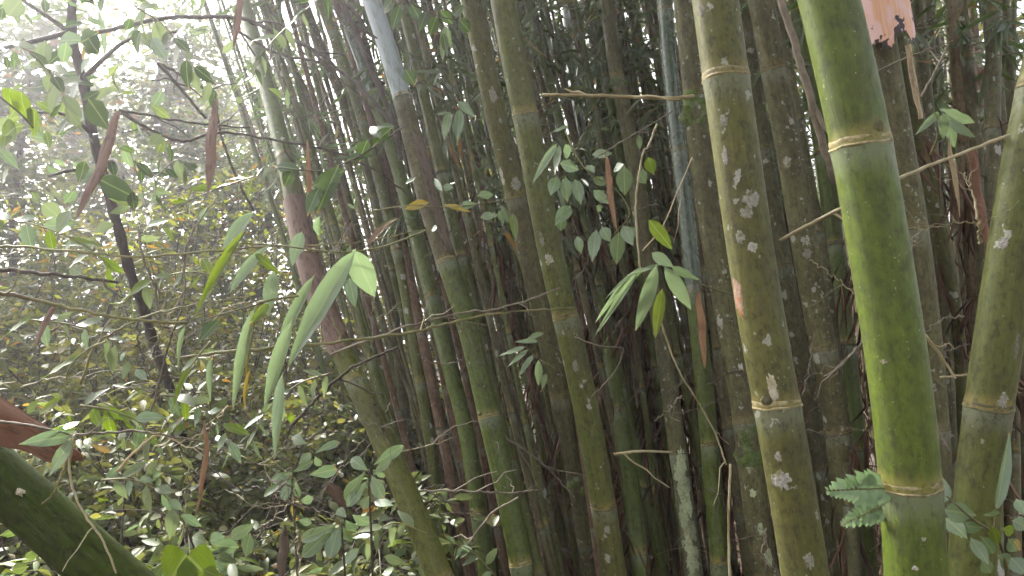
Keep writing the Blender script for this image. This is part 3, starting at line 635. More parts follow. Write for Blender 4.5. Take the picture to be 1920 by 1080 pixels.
# understory shrubs filling the left half: (pixel x, depth, height, spread, mats, leaf length, label)
SHR = [
 (60, 2.3, 1.05, 0.55, ['shrub', 'shrub2'], .055, 'low leafy shrub behind the slanting dark green culm'),
 (250, 2.6, 1.25, 0.6, ['shrub', 'shrub3'], .055, 'leafy shrub right of the slanting culm at the lower left'),
 (430, 2.7, 1.2, 0.6, ['shrub', 'shrub2', 'shrub3'], .055, 'leafy shrub below the long hanging bamboo leaves'),
 (600, 3.0, 1.15, 0.55, ['shrub3', 'shrub'], .055, 'leafy shrub behind the glossy whorled sapling'),
 (-60, 3.0, 1.7, 0.7, ['shrub', 'shrub2'], .06, 'tall leafy shrub at the left edge above the rust sheath'),
 (150, 3.4, 1.75, 0.7, ['shrub2', 'shrub'], .055, 'yellow-green shrub under the lower end of the dark slender tree'),
 (330, 3.6, 1.7, 0.7, ['shrub', 'shrub3'], .055, 'dense shrub right of the dark slender tree foot'),
 (500, 3.8, 1.6, 0.7, ['shrub2', 'shrub3'], .055, 'dense shrub left of the leaning olive culm'),
 (30, 4.3, 2.3, 0.9, ['shrub', 'shrub2'], .06, 'big shrub left of the dark slender tree'),
 (240, 4.6, 2.2, 0.9, ['shrub2', 'shrub'], .06, 'big yellow-green shrub behind the dark slender tree'),
 (440, 4.8, 2.1, 0.9, ['shrub', 'shrub2'], .06, 'big shrub under the hanging tan sheath'),
 (630, 5.2, 1.9, 0.8, ['shrub3', 'shrub'], .06, 'shrub seen between the leaning culm and thin culms'),
 (790, 5.6, 1.7, 0.8, ['shrub', 'shrub3'], .06, 'low shrub deep behind the silver-topped culm'),
 (-110, 4.4, 2.9, 0.8, ['shrub2', 'shrub'], .055, 'tall thin-stemmed bush behind the lime leaves at the left edge'),
 (110, 4.9, 3.3, 0.9, ['shrub2', 'shrub4'], .055, 'tall thin-stemmed bush left of the dark slender tree crown'),
 (310, 5.4, 3.4, 0.9, ['shrub4', 'shrub'], .055, 'tall yellow-green bush between the dark tree and tan sheath'),
 (490, 5.8, 3.5, 0.9, ['shrub4', 'shrub2'], .055, 'tall yellow-green bush left of the brown-sheathed culm'),
 (640, 6.2, 3.2, 0.9, ['shrub4', 'shrub2'], .055, 'tall yellow-green bush behind the thin sky-lit culms'),
 (-40, 6.0, 2.9, 1.1, ['shrub2', 'tree'], .075, 'tall pale shrub far behind at the left edge'),
 (170, 6.3, 2.8, 1.1, ['shrub', 'tree'], .075, 'tall shrub far behind the dark slender tree'),
 (360, 6.6, 2.7, 1.1, ['shrub2', 'tree'], .075, 'tall shrub far behind the tan hanging sheath'),
 (560, 7.0, 2.5, 1.1, ['shrub', 'tree'], .075, 'tall shrub far behind the leaning olive culm'),
 (740, 7.4, 2.3, 1.0, ['tree', 'shrub2'], .075, 'bright shrub far behind the straight green culm'),
 (930, 7.6, 2.2, 1.0, ['tree', 'shrub3'], .075, 'shadowed shrub far behind the twin culms'),
]
for i, (px, d, h, sp, mats, lf, lab) in enumerate(SHR):
    x, y = gx(px, d)
    plant('leafy_shrub', lab, 'shrub', gz(x, y), h, sp, 10 if h < 3 else 7, (16, 19, 15)[i % 3], (11, 14, 11)[i % 3], lf * (1.35, 1.0, 1.5)[i % 3], (0.42, 0.5, 0.28)[i % 3], mats, lo=0.15 if h < 3 else 0.3, jit=0.02, nup=0.8, kind='ovate' if d < 4.5 else 'far', group='shrubs of the undergrowth', max_leaf_parts=40 if d < 3.9 else 0)

# ------------------------------------------------------------------ trees behind: trunk and crown
TR = [
 (-260, 7.5, 6.5, 2.4, 260, 'spreading tree beyond the left edge of the undergrowth'), (40, 8.5, 6.6, 2.2, 270, 'tall tree far behind the dark slender tree'),
 (290, 9.0, 6.6, 2.2, 270, 'tree far behind the hanging tan sheath'), (500, 10.0, 6.2, 2.0, 190, 'tree far behind the leaning olive culm'),
 (720, 9.5, 4.6, 2.0, 60, 'tree far behind the silver-topped culm'), (950, 9.5, 7.0, 2.6, 230, 'shaded tree far behind the twin culms'),
 (1200, 9.5, 7.0, 2.6, 230, 'shaded tree far behind the shiny blue-green culm'), (1450, 9.0, 7.0, 2.8, 260, 'shaded tree far behind the white-patched culm'), (1750, 8.5, 7.0, 2.8, 260, 'shaded tree far behind the bright green culm'), (2050, 7.5, 7.0, 2.8, 220, 'shaded tree far behind the right-edge culm'),
 (-100, 13.0, 6.5, 3.2, 280, 'distant pale tree at the far left'), (170, 13.5, 7.4, 3.4, 300, 'distant pale tree low behind the dark slender tree'), (400, 14.0, 7.4, 3.4, 300, 'distant pale tree between the tan sheath and leaning culm'), (640, 14.5, 5.0, 3.5, 130, 'distant pale tree low behind the thin sky-lit culms'),
 (860, 15, 7.0, 3.5, 160, 'distant tree behind the pencil-thin silver culm'),
]
for (px, d, h, sp, nb, lab) in TR:
    x, y = gx(px, d)
    plant('forest_tree', lab, 'tree', gz(x, y), h, sp, 1, nb, 22, 0.135 if d < 12 else 0.19, 0.45, ['tree', 'shrub'] if d < 12 else ['tree', 'shrub2'], stem_mat='bark', group='trees of the forest behind', stem_r=0.06, lo=0.04, blen=(0.3, 0.75), stem_name='trunk', fol='crown', droop=0.25, jit=0.10, nup=0.4, kind='far')

# ------------------------------------------------------------------ twigs, branches
def twig(label, pts, r0, r1, mat, name='bare_twig', cat='twig', group=None, sides=6, side=0, seed=1, jit=0.004):
    rg = random.Random(seed)
    P = catmull([np.array(at(*p)) for p in pts], 8)
    P[1:-1] += np.array([[rg.gauss(0, jit) for _ in range(3)] for _ in range(len(P) - 2)])
    b = P[0].copy(); parts = [tube(P - b, np.linspace(r0, r1, len(P)), sides)]
    for k in range(side):
        i = rg.randint(2, len(P) - 2); t = unit(P[i + 1] - P[i]); d = unit(t * 0.7 + np.array([rg.gauss(0, .6), rg.gauss(0, .4), rg.gauss(0, .6)])); L = rg.uniform(.025, .075) * pts[0][2]
        bp = np.array([P[i] + d * L * u + np.array([rg.gauss(0, .006), 0, -0.1 * L * u * u + rg.gauss(0, .006)]) * (u > 0) for u in np.linspace(0, 1, 5)])
        parts.append(tube(bp - b, np.linspace(r1 * 0.9, r1 * 0.4, 5), 4, cap=False))
    V, F = join(parts); o = link(name, mesh(name, V, F, M[mat]))
    o.location = Vector(b); return tag(o, label, cat, group)

TW = [
 ('long dark branch arching over the top left towards the silver culm', [(180, 62, 3.0), (300, 36, 3.0), (440, 34, 3.0), (520, 62, 3.0), (590, 95, 3.0), (640, 135, 3.0), (690, 178, 3.0), (742, 240, 3.1)], .009, .007, 'bark', 7),
 ('thin dark branch sagging from the dark tree past the tan sheath', [(215, 205, 2.8), (300, 252, 2.8), (350, 264, 2.8), (415, 248, 2.8), (530, 266, 2.8), (640, 288, 2.9), (700, 318, 2.9), (770, 368, 3.0)], .006, .0035, 'twig_dark', 5),
 ('dark twig running level behind the tan sheath', [(215, 206, 2.9), (290, 218, 2.9), (370, 232, 2.9), (470, 240, 3.0)], .006, .003, 'twig_dark', 4),
 ('dark twig falling steeply right of the tan sheath', [(300, 120, 3.1), (350, 146, 3.1), (395, 182, 3.1), (425, 290, 3.1), (476, 396, 3.1)], .007, .005, 'twig_dark', 3),
 ('short dark twig dropping toward the tan sheath top', [(296, 118, 3.0), (340, 168, 3.0), (386, 222, 3.0)], .008, .005, 'twig_dark', 2),
 ('thin branch descending at the top beside the brown strip', [(440, 55, 3.2), (520, 100, 3.2), (590, 115, 3.2), (640, 150, 3.2), (700, 205, 3.2)], .006, .004, 'twig_dark', 4),
 ('green cane crossing level at mid height of the left foliage', [(-20, 460, 1.9), (120, 470, 1.9), (260, 482, 1.95), (400, 470, 2.0), (520, 462, 2.05), (660, 455, 2.1), (800, 430, 2.3)], .004, .002, 'twig_green', 0),
 ('dark short stick entering at the left edge', [(-20, 506, 1.8), (60, 511, 1.8), (128, 518, 1.8), (220, 530, 1.9)], .006, .004, 'twig_dark', 1),
 ('brown cane sloping down from the left edge', [(-20, 546, 1.7), (100, 570, 1.75), (230, 598, 1.8), (352, 604, 1.9)], .0055, .003, 'twig_green', 2),
 ('thin cane bowed upward above the lower shrubs', [(150, 720, 1.9), (180, 650, 1.9), (260, 598, 1.9), (350, 575, 1.9), (480, 552, 2.0)], .0035, .002, 'twig_green', 2),
 ('long yellow-green cane crossing the middle to the twin culms', [(330, 672, 2.1), (480, 655, 2.1), (640, 640, 2.15), (760, 625, 2.2), (860, 602, 2.3), (960, 585, 2.4), (1075, 578, 2.5)], .0055, .0035, 'twig_green', 4),
 ('second thin cane just above the yellow-green one', [(620, 665, 2.3), (740, 620, 2.3), (850, 590, 2.35), (960, 572, 2.4), (1050, 540, 2.5)], .004, .003, 'twig', 4),
 ('pink-brown twig creeping over the rust sheath', [(-10, 790, 1.25), (70, 800, 1.25), (140, 815, 1.27), (240, 808, 1.3), (300, 815, 1.3), (380, 828, 1.35)], .0028, .0016, 'twig', 2),
 ('thin drooping twig hanging before the slanting dark culm', [(140, 815, 1.2), (130, 880, 1.2), (150, 950, 1.2), (190, 1010, 1.2), (218, 1075, 1.2)], .0022, .0016, 'twig_pale', 1),
 ('second drooping twig left of the first before the slanting culm', [(132, 822, 1.22), (118, 880, 1.22), (100, 925, 1.22), (78, 945, 1.22)], .002, .0012, 'twig_pale', 1),
 ('pale forked straw twig above the lower shrubs', [(218, 885, 1.6), (255, 845, 1.6), (296, 815, 1.6), (330, 826, 1.6)], .003, .002, 'straw', 2),
 ('grey upright twig in front of the left shrubs', [(268, 810, 1.9), (295, 730, 1.9), (318, 640, 1.9), (345, 560, 1.95), (350, 460, 2.0), (405, 370, 2.1)], .003, .002, 'twig', 3),
 ('dark branch rising from lower centre shrubs to thin culms', [(545, 800, 2.4), (600, 742, 2.4), (660, 690, 2.4), (745, 652, 2.5)], .006, .004, 'twig_dark', 5),
 ('grey crooked twig across the foot of the thin culms', [(770, 922, 2.6), (840, 920, 2.6), (900, 922, 2.6), (960, 924, 2.6), (1012, 920, 2.7)], .004, .003, 'twig', 5),
 ('straight grey twig slanting up in front of the green culm foot', [(878, 1020, 2.5), (920, 965, 2.5), (972, 932, 2.5)], .004, .003, 'twig', 1),
 ('grey twig slanting down right from the silver-topped culm', [(900, 785, 3.0), (960, 828, 3.0), (1020, 872, 3.0), (1075, 930, 3.0)], .006, .004, 'twig', 4),
 ('straight level yellow branch joining the mossy culm', [(1016, 178, 2.2), (1130, 180, 2.2), (1250, 184, 2.2), (1300, 180, 2.25)], .005, .006, 'twig_pale', 2),
 ('dry thin stem zigzagging through the hanging glossy leaves', [(1232, 232, 2.0), (1215, 275, 2.0), (1205, 290, 2.0), (1192, 375, 2.0), (1194, 430, 2.0), (1201, 510, 2.0)], .0032, .0028, 'twig_pale', 0),
 ('thin straw twig slanting past the shiny culm', [(1298, 295, 1.95), (1270, 360, 1.95), (1242, 425, 1.95), (1205, 470, 1.95)], .002, .0016, 'straw', 1),
 ('thin slanting twig above the pink dry leaf', [(1110, 300, 2.1), (1150, 275, 2.1), (1200, 245, 2.1), (1262, 208, 2.1)], .0022, .0016, 'twig', 2),
 ('pale branch stub rising towards the bright green culm', [(1462, 452, 1.62), (1500, 430, 1.6), (1545, 407, 1.58), (1592, 384, 1.5)], .0042, .0045, 'twig_pale', 2),
 ('pale branch from bright green culm to right-edge culm', [(1682, 336, 1.45), (1740, 312, 1.48), (1820, 281, 1.5), (1892, 253, 1.52)], .0042, .0035, 'twig_pale', 0),
 ('thin bare pole slanting between white-patched and bright green culms', [(1455, -30, 2.3), (1495, 100, 2.3), (1530, 225, 2.3), (1566, 345, 2.35)], .011, .012, 'twig', 1),
 ('dark brown pole leaning beside the straight green culm', [(622, -40, 3.2), (665, 55, 3.2), (705, 150, 3.2), (740, 235, 3.25), (752, 300, 3.3)], .015, .012, 'bark', 2),
 ('short horizontal stub between two culms low in the centre', [(1150, 852, 2.4), (1200, 846, 2.4), (1258, 848, 2.5)], .005, .004, 'twig_pale', 1),
 ('thin yellow stem standing right of the green culm', [(1369, 1100, 1.9), (1366, 1000, 1.9), (1369, 870, 1.9)], .0035, .003, 'twig_pale', 0),
 ('pair of thin stalks hanging from the bamboo spray', [(1238, 600, 1.85), (1270, 690, 1.85), (1300, 740, 1.85), (1340, 810, 1.9), (1362, 872, 1.9)], .0026, .002, 'twig_pale', 2),
 ('curved thin twig left of the dim green culm', [(1078, 632, 2.4), (1130, 650, 2.4), (1168, 655, 2.4), (1150, 700, 2.4), (1108, 745, 2.4)], .0025, .0015, 'twig', 2),
 ('short white dead twig right of the bright green culm', [(1728, 620, 1.5), (1755, 655, 1.5), (1792, 710, 1.5)], .0035, .002, 'twig_pale', 1),
 ('second white dead twig lower beside the bright green culm', [(1748, 778, 1.55), (1768, 825, 1.55), (1782, 850, 1.55)], .003, .0025, 'twig', 0),
 ('forked twig in the gap below the pale branch stub', [(1640, 620, 1.8), (1600, 660, 1.8), (1570, 692, 1.8), (1545, 705, 1.8)], .003, .002, 'twig', 4),
 ('thin crossing twig below the torn peach sheath', [(1634, 140, 1.7), (1690, 112, 1.7), (1757, 86, 1.7)], .003, .002, 'twig', 1),
 ('second crossing twig leaning up from the tan culm', [(1728, 180, 1.75), (1755, 130, 1.75), (1778, 84, 1.75)], .003, .0025, 'twig', 1),
]
for i, (lab, pts, r0, r1, mt, sd_) in enumerate(TW):
    twig(lab, pts, r0, r1, mt, side=sd_, seed=40 + i, jit=0.0005 if mt in ('twig_pale', 'straw') else 0.0018 if r0 > .003 else .001, name='dead_branch' if r0 > .0065 else 'bare_twig', cat='branch' if r0 > .0065 else 'twig')
# smaller bare twigs tangled between the culms
WH = [(640, 860, 20, 2.6, 4.2, 'in front of the thin sky-lit culms'), (880, 1240, 26, 2.9, 4.4, 'around the twin culms'), (1240, 1600, 14, 1.9, 3.0, 'around the white-patched culm'), (1600, 1900, 14, 1.7, 2.8, 'right of the bright green culm'), (20, 620, 40, 1.7, 3.0, 'among the undergrowth shrubs')]
for (x0, x1, n, da, db, where) in WH:
    xs = sorted(rnd.uniform(x0, x1) for _ in range(n))
    for i, x in enumerate(xs):
        y = rnd.uniform(380, 1060) if x > 620 else rnd.uniform(420, 1060); an = rnd.choice((rnd.gauss(0.5, .35), rnd.gauss(-0.5, .4), rnd.gauss(2.2, .4))); L = rnd.uniform(60, 170); d = rnd.uniform(da, db)
        pts = [(x, y, d)]; 
        for k in range(3):
            an += rnd.gauss(0, .28); x_, y_, d_ = pts[-1]; pts.append((x_ + math.cos(an) * L / 3, y_ + math.sin(an) * L / 3, d_ + rnd.gauss(0, .03)))
        twig('bare tangled twig, %s from left %s' % (ORD[i], where), pts, rnd.uniform(.002, .0042), .0012, rnd.choice(('twig', 'twig', 'twig_dark', 'twig_pale')), side=rnd.randint(2, 6), seed=500 + i * 7 + int(x), jit=.003, group='tangled bare twigs')

# ------------------------------------------------------------------ hand-placed sprays with big leaves
TOCAM = -FWD
def spray(name, label, cat, stem, leaves, mat='bleaf', kind='lance', r0=.0025, stem_mat='twig_green', group=None, seed=0):
    rg = random.Random(seed)
    P = catmull([np.array(at(*p)) for p in stem], 6); b = P[0]
    root = thing(name, Vector(b), label, cat, group)
    V, F = tube(P - b, np.linspace(r0, r0 * .5, len(P)), 6); link('stem', mesh('stem', V, F, M[stem_mat]), root)
    for lf in leaves:
        x0, y0, x1, y1, wp = lf[:5]; d = lf[5] if len(lf) > 5 and lf[5] else stem[len(stem) // 2][2]; mt = lf[6] if len(lf) > 6 and lf[6] else mat; kd = lf[7] if len(lf) > 7 else kind
        p0 = at(x0, y0, d + rg.uniform(-.02, .02)); p1 = at(x1, y1, d + rg.uniform(-.05, .05))
        nrm = TOCAM + Vector((-.12 + rg.gauss(0, .2), 0, .3 + rg.gauss(0, .2)))
        if wp >= 20: nrm = TOCAM + Vector((-.1 + rg.gauss(0, .08), 0, .12))
        put_leaf(root, p0, p1, wp * 1.12 / FPX * d, nrm, kd, 0 if wp >= 20 and kd == 'lance' else rg.choice((0, 0, 1, 2, 3)) if mt != 'glossy' else rg.choice((0, 1)), mt)
    return root

spray('bamboo_spray', 'spray of long arching pale green bamboo leaves in the left centre', 'bamboo leaves', [(800, 432, 1.75), (720, 462, 1.7), (655, 472, 1.65), (600, 470, 1.62), (520, 460, 1.6), (440, 455, 1.6)], [
 (668, 466, 530, 690, 40, 1.6), (662, 468, 702, 560, 44, 1.62), (566, 434, 546, 498, 26, 1.62), (590, 515, 505, 680, 22, 1.75), (470, 400, 415, 465, 24, 1.6), (476, 398, 425, 440, 14, 1.62, 'bleaf'),
 (460, 430, 355, 598, 20, 1.55, 'bleaf_lime'), (490, 470, 430, 545, 20, 1.65), (478, 475, 520, 512, 16, 1.65, 'bleaf_lime'), (515, 508, 500, 592, 27, 1.6), (505, 460, 422, 540, 16, 1.7), (655, 520, 665, 575, 22, 1.7, 'glossy'), (600, 405, 585, 450, 14, 1.7), (690, 460, 745, 390, 15, 1.6, 'litter')], seed=3)
spray('bamboo_spray', 'hanging bamboo leaves, one half yellow, below the arching pale spray', 'bamboo leaves', [(560, 555, 1.6), (510, 562, 1.58), (470, 575, 1.56), (430, 585, 1.55), (380, 600, 1.55)], [
 (480, 572, 428, 775, 24, 1.55), (488, 572, 450, 715, 18, 1.57, 'bleaf_yellow'), (548, 600, 490, 770, 26, 1.6), (530, 700, 512, 860, 20, 1.5), (470, 690, 452, 780, 10, 1.6, 'bleaf_yellow'), (348, 610, 328, 700, 14, 1.55), (410, 600, 372, 640, 20, 1.6, 'darkleaf'), (505, 570, 470, 600, 14, 1.55, 'bleaf_lime'), (395, 668, 392, 755, 12, 1.6)], seed=5)
spray('bamboo_spray', 'single lime green bamboo leaf twig over the left undergrowth', 'bamboo leaves', [(395, 640, 1.6), (370, 670, 1.6), (356, 690, 1.6)], [(358, 686, 318, 772, 15, 1.6, 'bleaf_lime'), (372, 668, 330, 700, 10, 1.62)], seed=6)
spray('bamboo_spray', 'pair of lime green bamboo leaves above the rust sheath', 'bamboo leaves', [(200, 640, 1.6), (165, 655, 1.6), (130, 690, 1.6), (120, 740, 1.6)], [(152, 662, 72, 722, 16, 1.6, 'bleaf_lime'), (118, 744, 68, 778, 13, 1.6, 'bleaf_lime'), (60, 590, 5, 640, 14, 1.7, 'bleaf_lime')], seed=7)
spray('bamboo_spray', 'fan of narrow white-glinting bamboo leaves in front of the shiny culm', 'bamboo leaves', [(1380, 555, 1.9), (1320, 535, 1.85), (1270, 505, 1.82), (1235, 492, 1.8)], [
 (1200, 505, 1110, 635, 10, 1.8), (1232, 495, 1192, 625, 24, 1.78), (1246, 500, 1298, 582, 25, 1.78), (1242, 540, 1228, 636, 20, 1.8, 'bleaf_lime'), (1215, 500, 1105, 590, 9, 1.82), (1222, 474, 1262, 500, 20, 1.8), (1258, 500, 1312, 524, 16, 1.8), (1216, 412, 1262, 468, 24, 1.8, 'bleaf_lime'), (1240, 495, 1170, 520, 9, 1.8), (1205, 500, 1130, 560, 8, 1.82)], seed=8)
spray('leafy_vine', 'cluster of hanging glossy oval leaves in front of the silvery culm', 'vine', [(1060, 245, 2.3), (1080, 290, 2.28), (1110, 330, 2.25), (1150, 350, 2.25), (1180, 400, 2.25), (1150, 440, 2.25)], [
 (1045, 268, 998, 342, 14, 2.2, 'bleaf', 'lance'), (1048, 272, 1042, 330, 16, 2.2, 'bleaf', 'lance'), (1060, 270, 1068, 300, 18, 2.2, 'bleaf', 'lance'), (1065, 235, 1028, 255, 10, 2.2, 'bleaf', 'lance'), (1048, 305, 1088, 318, 22, 2.2), (1045, 330, 1032, 366, 22), (1060, 330, 1064, 378, 20), (1078, 335, 1090, 382, 20), (1070, 385, 1042, 420, 24), (1055, 400, 1050, 436, 20), (1112, 356, 1142, 382, 18), (1118, 385, 1128, 397, 12),
 (1170, 310, 1172, 368, 28), (1215, 294, 1226, 328, 22, 2.1, 'lime'), (1195, 320, 1215, 345, 22), (1128, 425, 1144, 452, 20), (1118, 430, 1110, 490, 22), (1082, 442, 1090, 475, 16), (1160, 432, 1156, 498, 26), (1168, 422, 1186, 456, 22), (1180, 425, 1195, 445, 14), (1130, 330, 1118, 350, 22), (1150, 320, 1164, 305, 16), (1110, 290, 1145, 285, 16), (1100, 310, 1115, 322, 14), (1198, 252, 1200, 282, 10, 2.1, 'glossy')], mat='glossy', kind='ovate', seed=9)
spray('leafy_vine', 'row of small oval leaves with one orange leaf by the silver-topped culm', 'vine', [(700, 395, 2.6), (770, 385, 2.6), (840, 388, 2.6), (910, 380, 2.6), (965, 370, 2.6)], [
 (805, 380, 756, 386, 16, 2.6, 'bleaf_yellow'), (830, 384, 884, 392, 9, 2.6, 'bleaf_yellow'), (895, 368, 930, 360, 16), (900, 408, 930, 400, 16), (862, 388, 892, 380, 16), (830, 350, 850, 352, 14), (830, 360, 812, 332, 10), (935, 395, 945, 420, 12), (960, 400, 968, 448, 15, 2.6, 'bleaf_lime', 'lance'), (940, 385, 955, 420, 12), (820, 425, 808, 432, 12), (760, 345, 780, 330, 10)], mat='glossy', kind='ovate', seed=10)
spray('bamboo_spray', 'small bamboo leaf tuft beside the twin culms at mid height', 'bamboo leaves', [(1040, 690, 2.6), (1010, 672, 2.6), (985, 650, 2.6)], [(985, 650, 935, 668, 9), (990, 655, 950, 690, 9), (1000, 665, 972, 705, 10), (1010, 640, 965, 640, 9), (1010, 675, 1010, 725, 14), (1025, 700, 1015, 730, 12), (1020, 625, 985, 632, 9)], seed=11)
spray('whorled_sapling', 'sapling with a whorl of long pale grey-green leaves before the leaning culm', 'sapling', [(700, 1120, 2.0), (696, 1000, 1.95), (692, 920, 1.92), (692, 880, 1.9)], [
 (690, 882, 655, 860, 22), (700, 872, 755, 836, 20), (700, 890, 730, 862, 16), (685, 884, 643, 942, 24), (696, 890, 718, 935, 24), (690, 900, 650, 950, 20), (700, 880, 722, 895, 12), (692, 930, 678, 955, 18), (696, 905, 715, 930, 18)], mat='glossy', kind='obov', r0=.004, stem_mat='twig_dark', seed=12)
spray('whorled_sapling', 'lower sapling with green-white leaves in a whorl beside the first', 'sapling', [(650, 1130, 1.95), (645, 1050, 1.92), (640, 980, 1.9)], [
 (632, 982, 560, 1015, 22), (630, 985, 565, 1046, 26), (636, 985, 618, 1046, 26), (642, 985, 650, 1025, 28), (648, 975, 668, 1000, 22), (660, 965, 698, 988, 26), (650, 970, 632, 954, 16), (640, 990, 570, 1000, 14)], mat='glossy', kind='obov', r0=.004, stem_mat='twig_dark', seed=13)
spray('whorled_sapling', 'small sapling of slender leaves left of the whorled pair', 'sapling', [(560, 1120, 2.1), (552, 980, 2.1), (548, 890, 2.1)], [
 (548, 885, 500, 905, 16), (548, 888, 520, 900, 12), (550, 885, 585, 865, 14), (545, 895, 530, 940, 18), (552, 895, 558, 935, 18), (560, 870, 580, 850, 16), (590, 850, 638, 826, 16), (580, 890, 632, 880, 22), (575, 832, 545, 820, 18), (540, 900, 490, 930, 14), (590, 855, 600, 875, 14), (560, 940, 588, 935, 16), (560, 975, 582, 980, 14)], mat='glossy', kind='obov', r0=.004, stem_mat='twig_dark', seed=14)
spray('leafy_vine', 'pale leafy vine tips over the rust-coloured sheath', 'vine', [(0, 790, 1.2), (70, 800, 1.2), (130, 815, 1.2), (145, 825, 1.2)], [(140, 815, 38, 832, 26), (118, 808, 148, 782, 16), (138, 822, 82, 896, 24), (130, 812, 112, 802, 18), (92, 878, 68, 890, 16)], mat='glossy', kind='ovate', r0=.0022, stem_mat='twig', seed=15)
spray('broad_leaf_plant', 'large bright green heart-shaped leaf at the bottom edge', 'plant', [(340, 1180, 1.5), (345, 1120, 1.5), (345, 1045, 1.5)], [(350, 1040, 300, 1112, 80, 1.5, 'lime', 'heart'), (352, 1042, 408, 1100, 70, 1.5, 'lime', 'heart'), (380, 1068, 416, 1084, 24, 1.45, 'bleaf_lime', 'ovate')], r0=.004, seed=16)
spray('glossy_seedling', 'seedling with shining round leaves above the large heart-shaped leaf', 'seedling', [(400, 1140, 1.8), (395, 1060, 1.8), (390, 1015, 1.8)], [(388, 1018, 352, 1008, 26), (385, 1022, 378, 1044, 28), (392, 1016, 422, 1005, 26), (402, 1022, 450, 1028, 30), (430, 1010, 470, 985, 22), (470, 1000, 455, 1050, 26), (405, 1040, 440, 1058, 24)], mat='glossy', kind='ovate', r0=.003, seed=17)
spray('lime_branch', 'branch of bright lime rounded leaves at the left edge', 'branch', [(-40, 150, 1.6), (10, 190, 1.6), (40, 215, 1.6), (62, 240, 1.6)], [(40, 172, 40, 236, 44, 1.6), (66, 205, 60, 262, 28, 1.6), (30, 238, -6, 268, 40, 1.55), (20, 165, 12, 205, 26, 1.65), (10, 255, 8, 285, 30, 1.55)], mat='lime', kind='heart', r0=.003, stem_mat='twig_dark', seed=18)
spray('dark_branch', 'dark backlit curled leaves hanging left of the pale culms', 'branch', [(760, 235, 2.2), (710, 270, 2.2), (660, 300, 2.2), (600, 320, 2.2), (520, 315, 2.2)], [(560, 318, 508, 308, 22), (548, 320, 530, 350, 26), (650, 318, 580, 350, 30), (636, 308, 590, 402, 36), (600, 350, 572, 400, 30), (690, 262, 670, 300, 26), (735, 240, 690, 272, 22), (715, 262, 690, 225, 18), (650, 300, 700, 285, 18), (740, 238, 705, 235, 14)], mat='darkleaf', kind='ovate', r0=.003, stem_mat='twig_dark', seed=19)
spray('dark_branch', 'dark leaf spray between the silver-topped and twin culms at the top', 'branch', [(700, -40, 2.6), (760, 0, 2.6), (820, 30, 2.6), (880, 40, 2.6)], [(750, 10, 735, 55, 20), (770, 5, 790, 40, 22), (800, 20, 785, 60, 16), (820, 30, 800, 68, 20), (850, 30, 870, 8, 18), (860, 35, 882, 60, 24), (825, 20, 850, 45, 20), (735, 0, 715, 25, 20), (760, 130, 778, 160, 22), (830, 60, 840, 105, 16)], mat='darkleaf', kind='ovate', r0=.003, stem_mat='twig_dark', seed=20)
spray('white_leaf_twig', 'pale drooping leaves lit white between silver-topped and twin culms', 'twig', [(840, -20, 2.7), (835, 40, 2.7), (836, 90, 2.7), (850, 180, 2.7), (850, 220, 2.7)], [(835, 48, 828, 116, 14), (842, 210, 832, 262, 16), (862, 205, 858, 262, 18), (858, 190, 890, 215, 14), (850, 215, 820, 212, 12), (838, 50, 846, 90, 8)], mat='wax_leaf' if 'wax_leaf' in M else 'glossy', r0=.002, stem_mat='twig', seed=21)
spray('seedling', 'small seedling with pointed leaves below the pale branch at upper right', 'seedling', [(1745, 290, 1.75), (1760, 250, 1.72), (1758, 215, 1.7)], [(1755, 212, 1722, 250, 12), (1758, 208, 1748, 232, 12), (1762, 205, 1815, 238, 16), (1768, 212, 1795, 278, 24), (1775, 225, 1826, 262, 14), (1765, 215, 1772, 260, 18)], mat='bleaf', r0=.003, seed=22)
spray('glossy_seedling', 'bushy seedling of small oval leaves in the lower right corner', 'seedling', [(1900, 1160, 1.35), (1890, 1080, 1.35), (1870, 1010, 1.33), (1820, 970, 1.3), (1775, 930, 1.3)], [
 (1770, 945, 1768, 885, 28), (1768, 955, 1835, 968, 36), (1770, 970, 1812, 1000, 30), (1800, 985, 1842, 990, 22), (1865, 955, 1852, 978, 24), (1838, 1005, 1878, 1048, 20), (1820, 1008, 1855, 1058, 22), (1860, 985, 1875, 1030, 18, 1.3, 'bleaf_lime'), (1905, 935, 1930, 965, 24), (1898, 975, 1930, 990, 26), (1890, 1010, 1915, 1040, 26), (1870, 1040, 1900, 1065, 28), (1840, 1050, 1865, 1080, 24), (1895, 1045, 1925, 1075, 30), (1880, 990, 1905, 1000, 20, 1.3, 'lime'), (1900, 1015, 1918, 1030, 18, 1.28, 'bleaf_yellow')], mat='glossy', kind='ovate', r0=.0035, seed=23)
spray('strap_leaf', 'upright strap-shaped leaf rising before the right-edge culm', 'plant', [(1868, 1020, 1.4), (1866, 975, 1.4), (1868, 950, 1.4)], [(1866, 960, 1900, 808, 22, 1.4, 'glossy', 'lance')], r0=.003, seed=24)

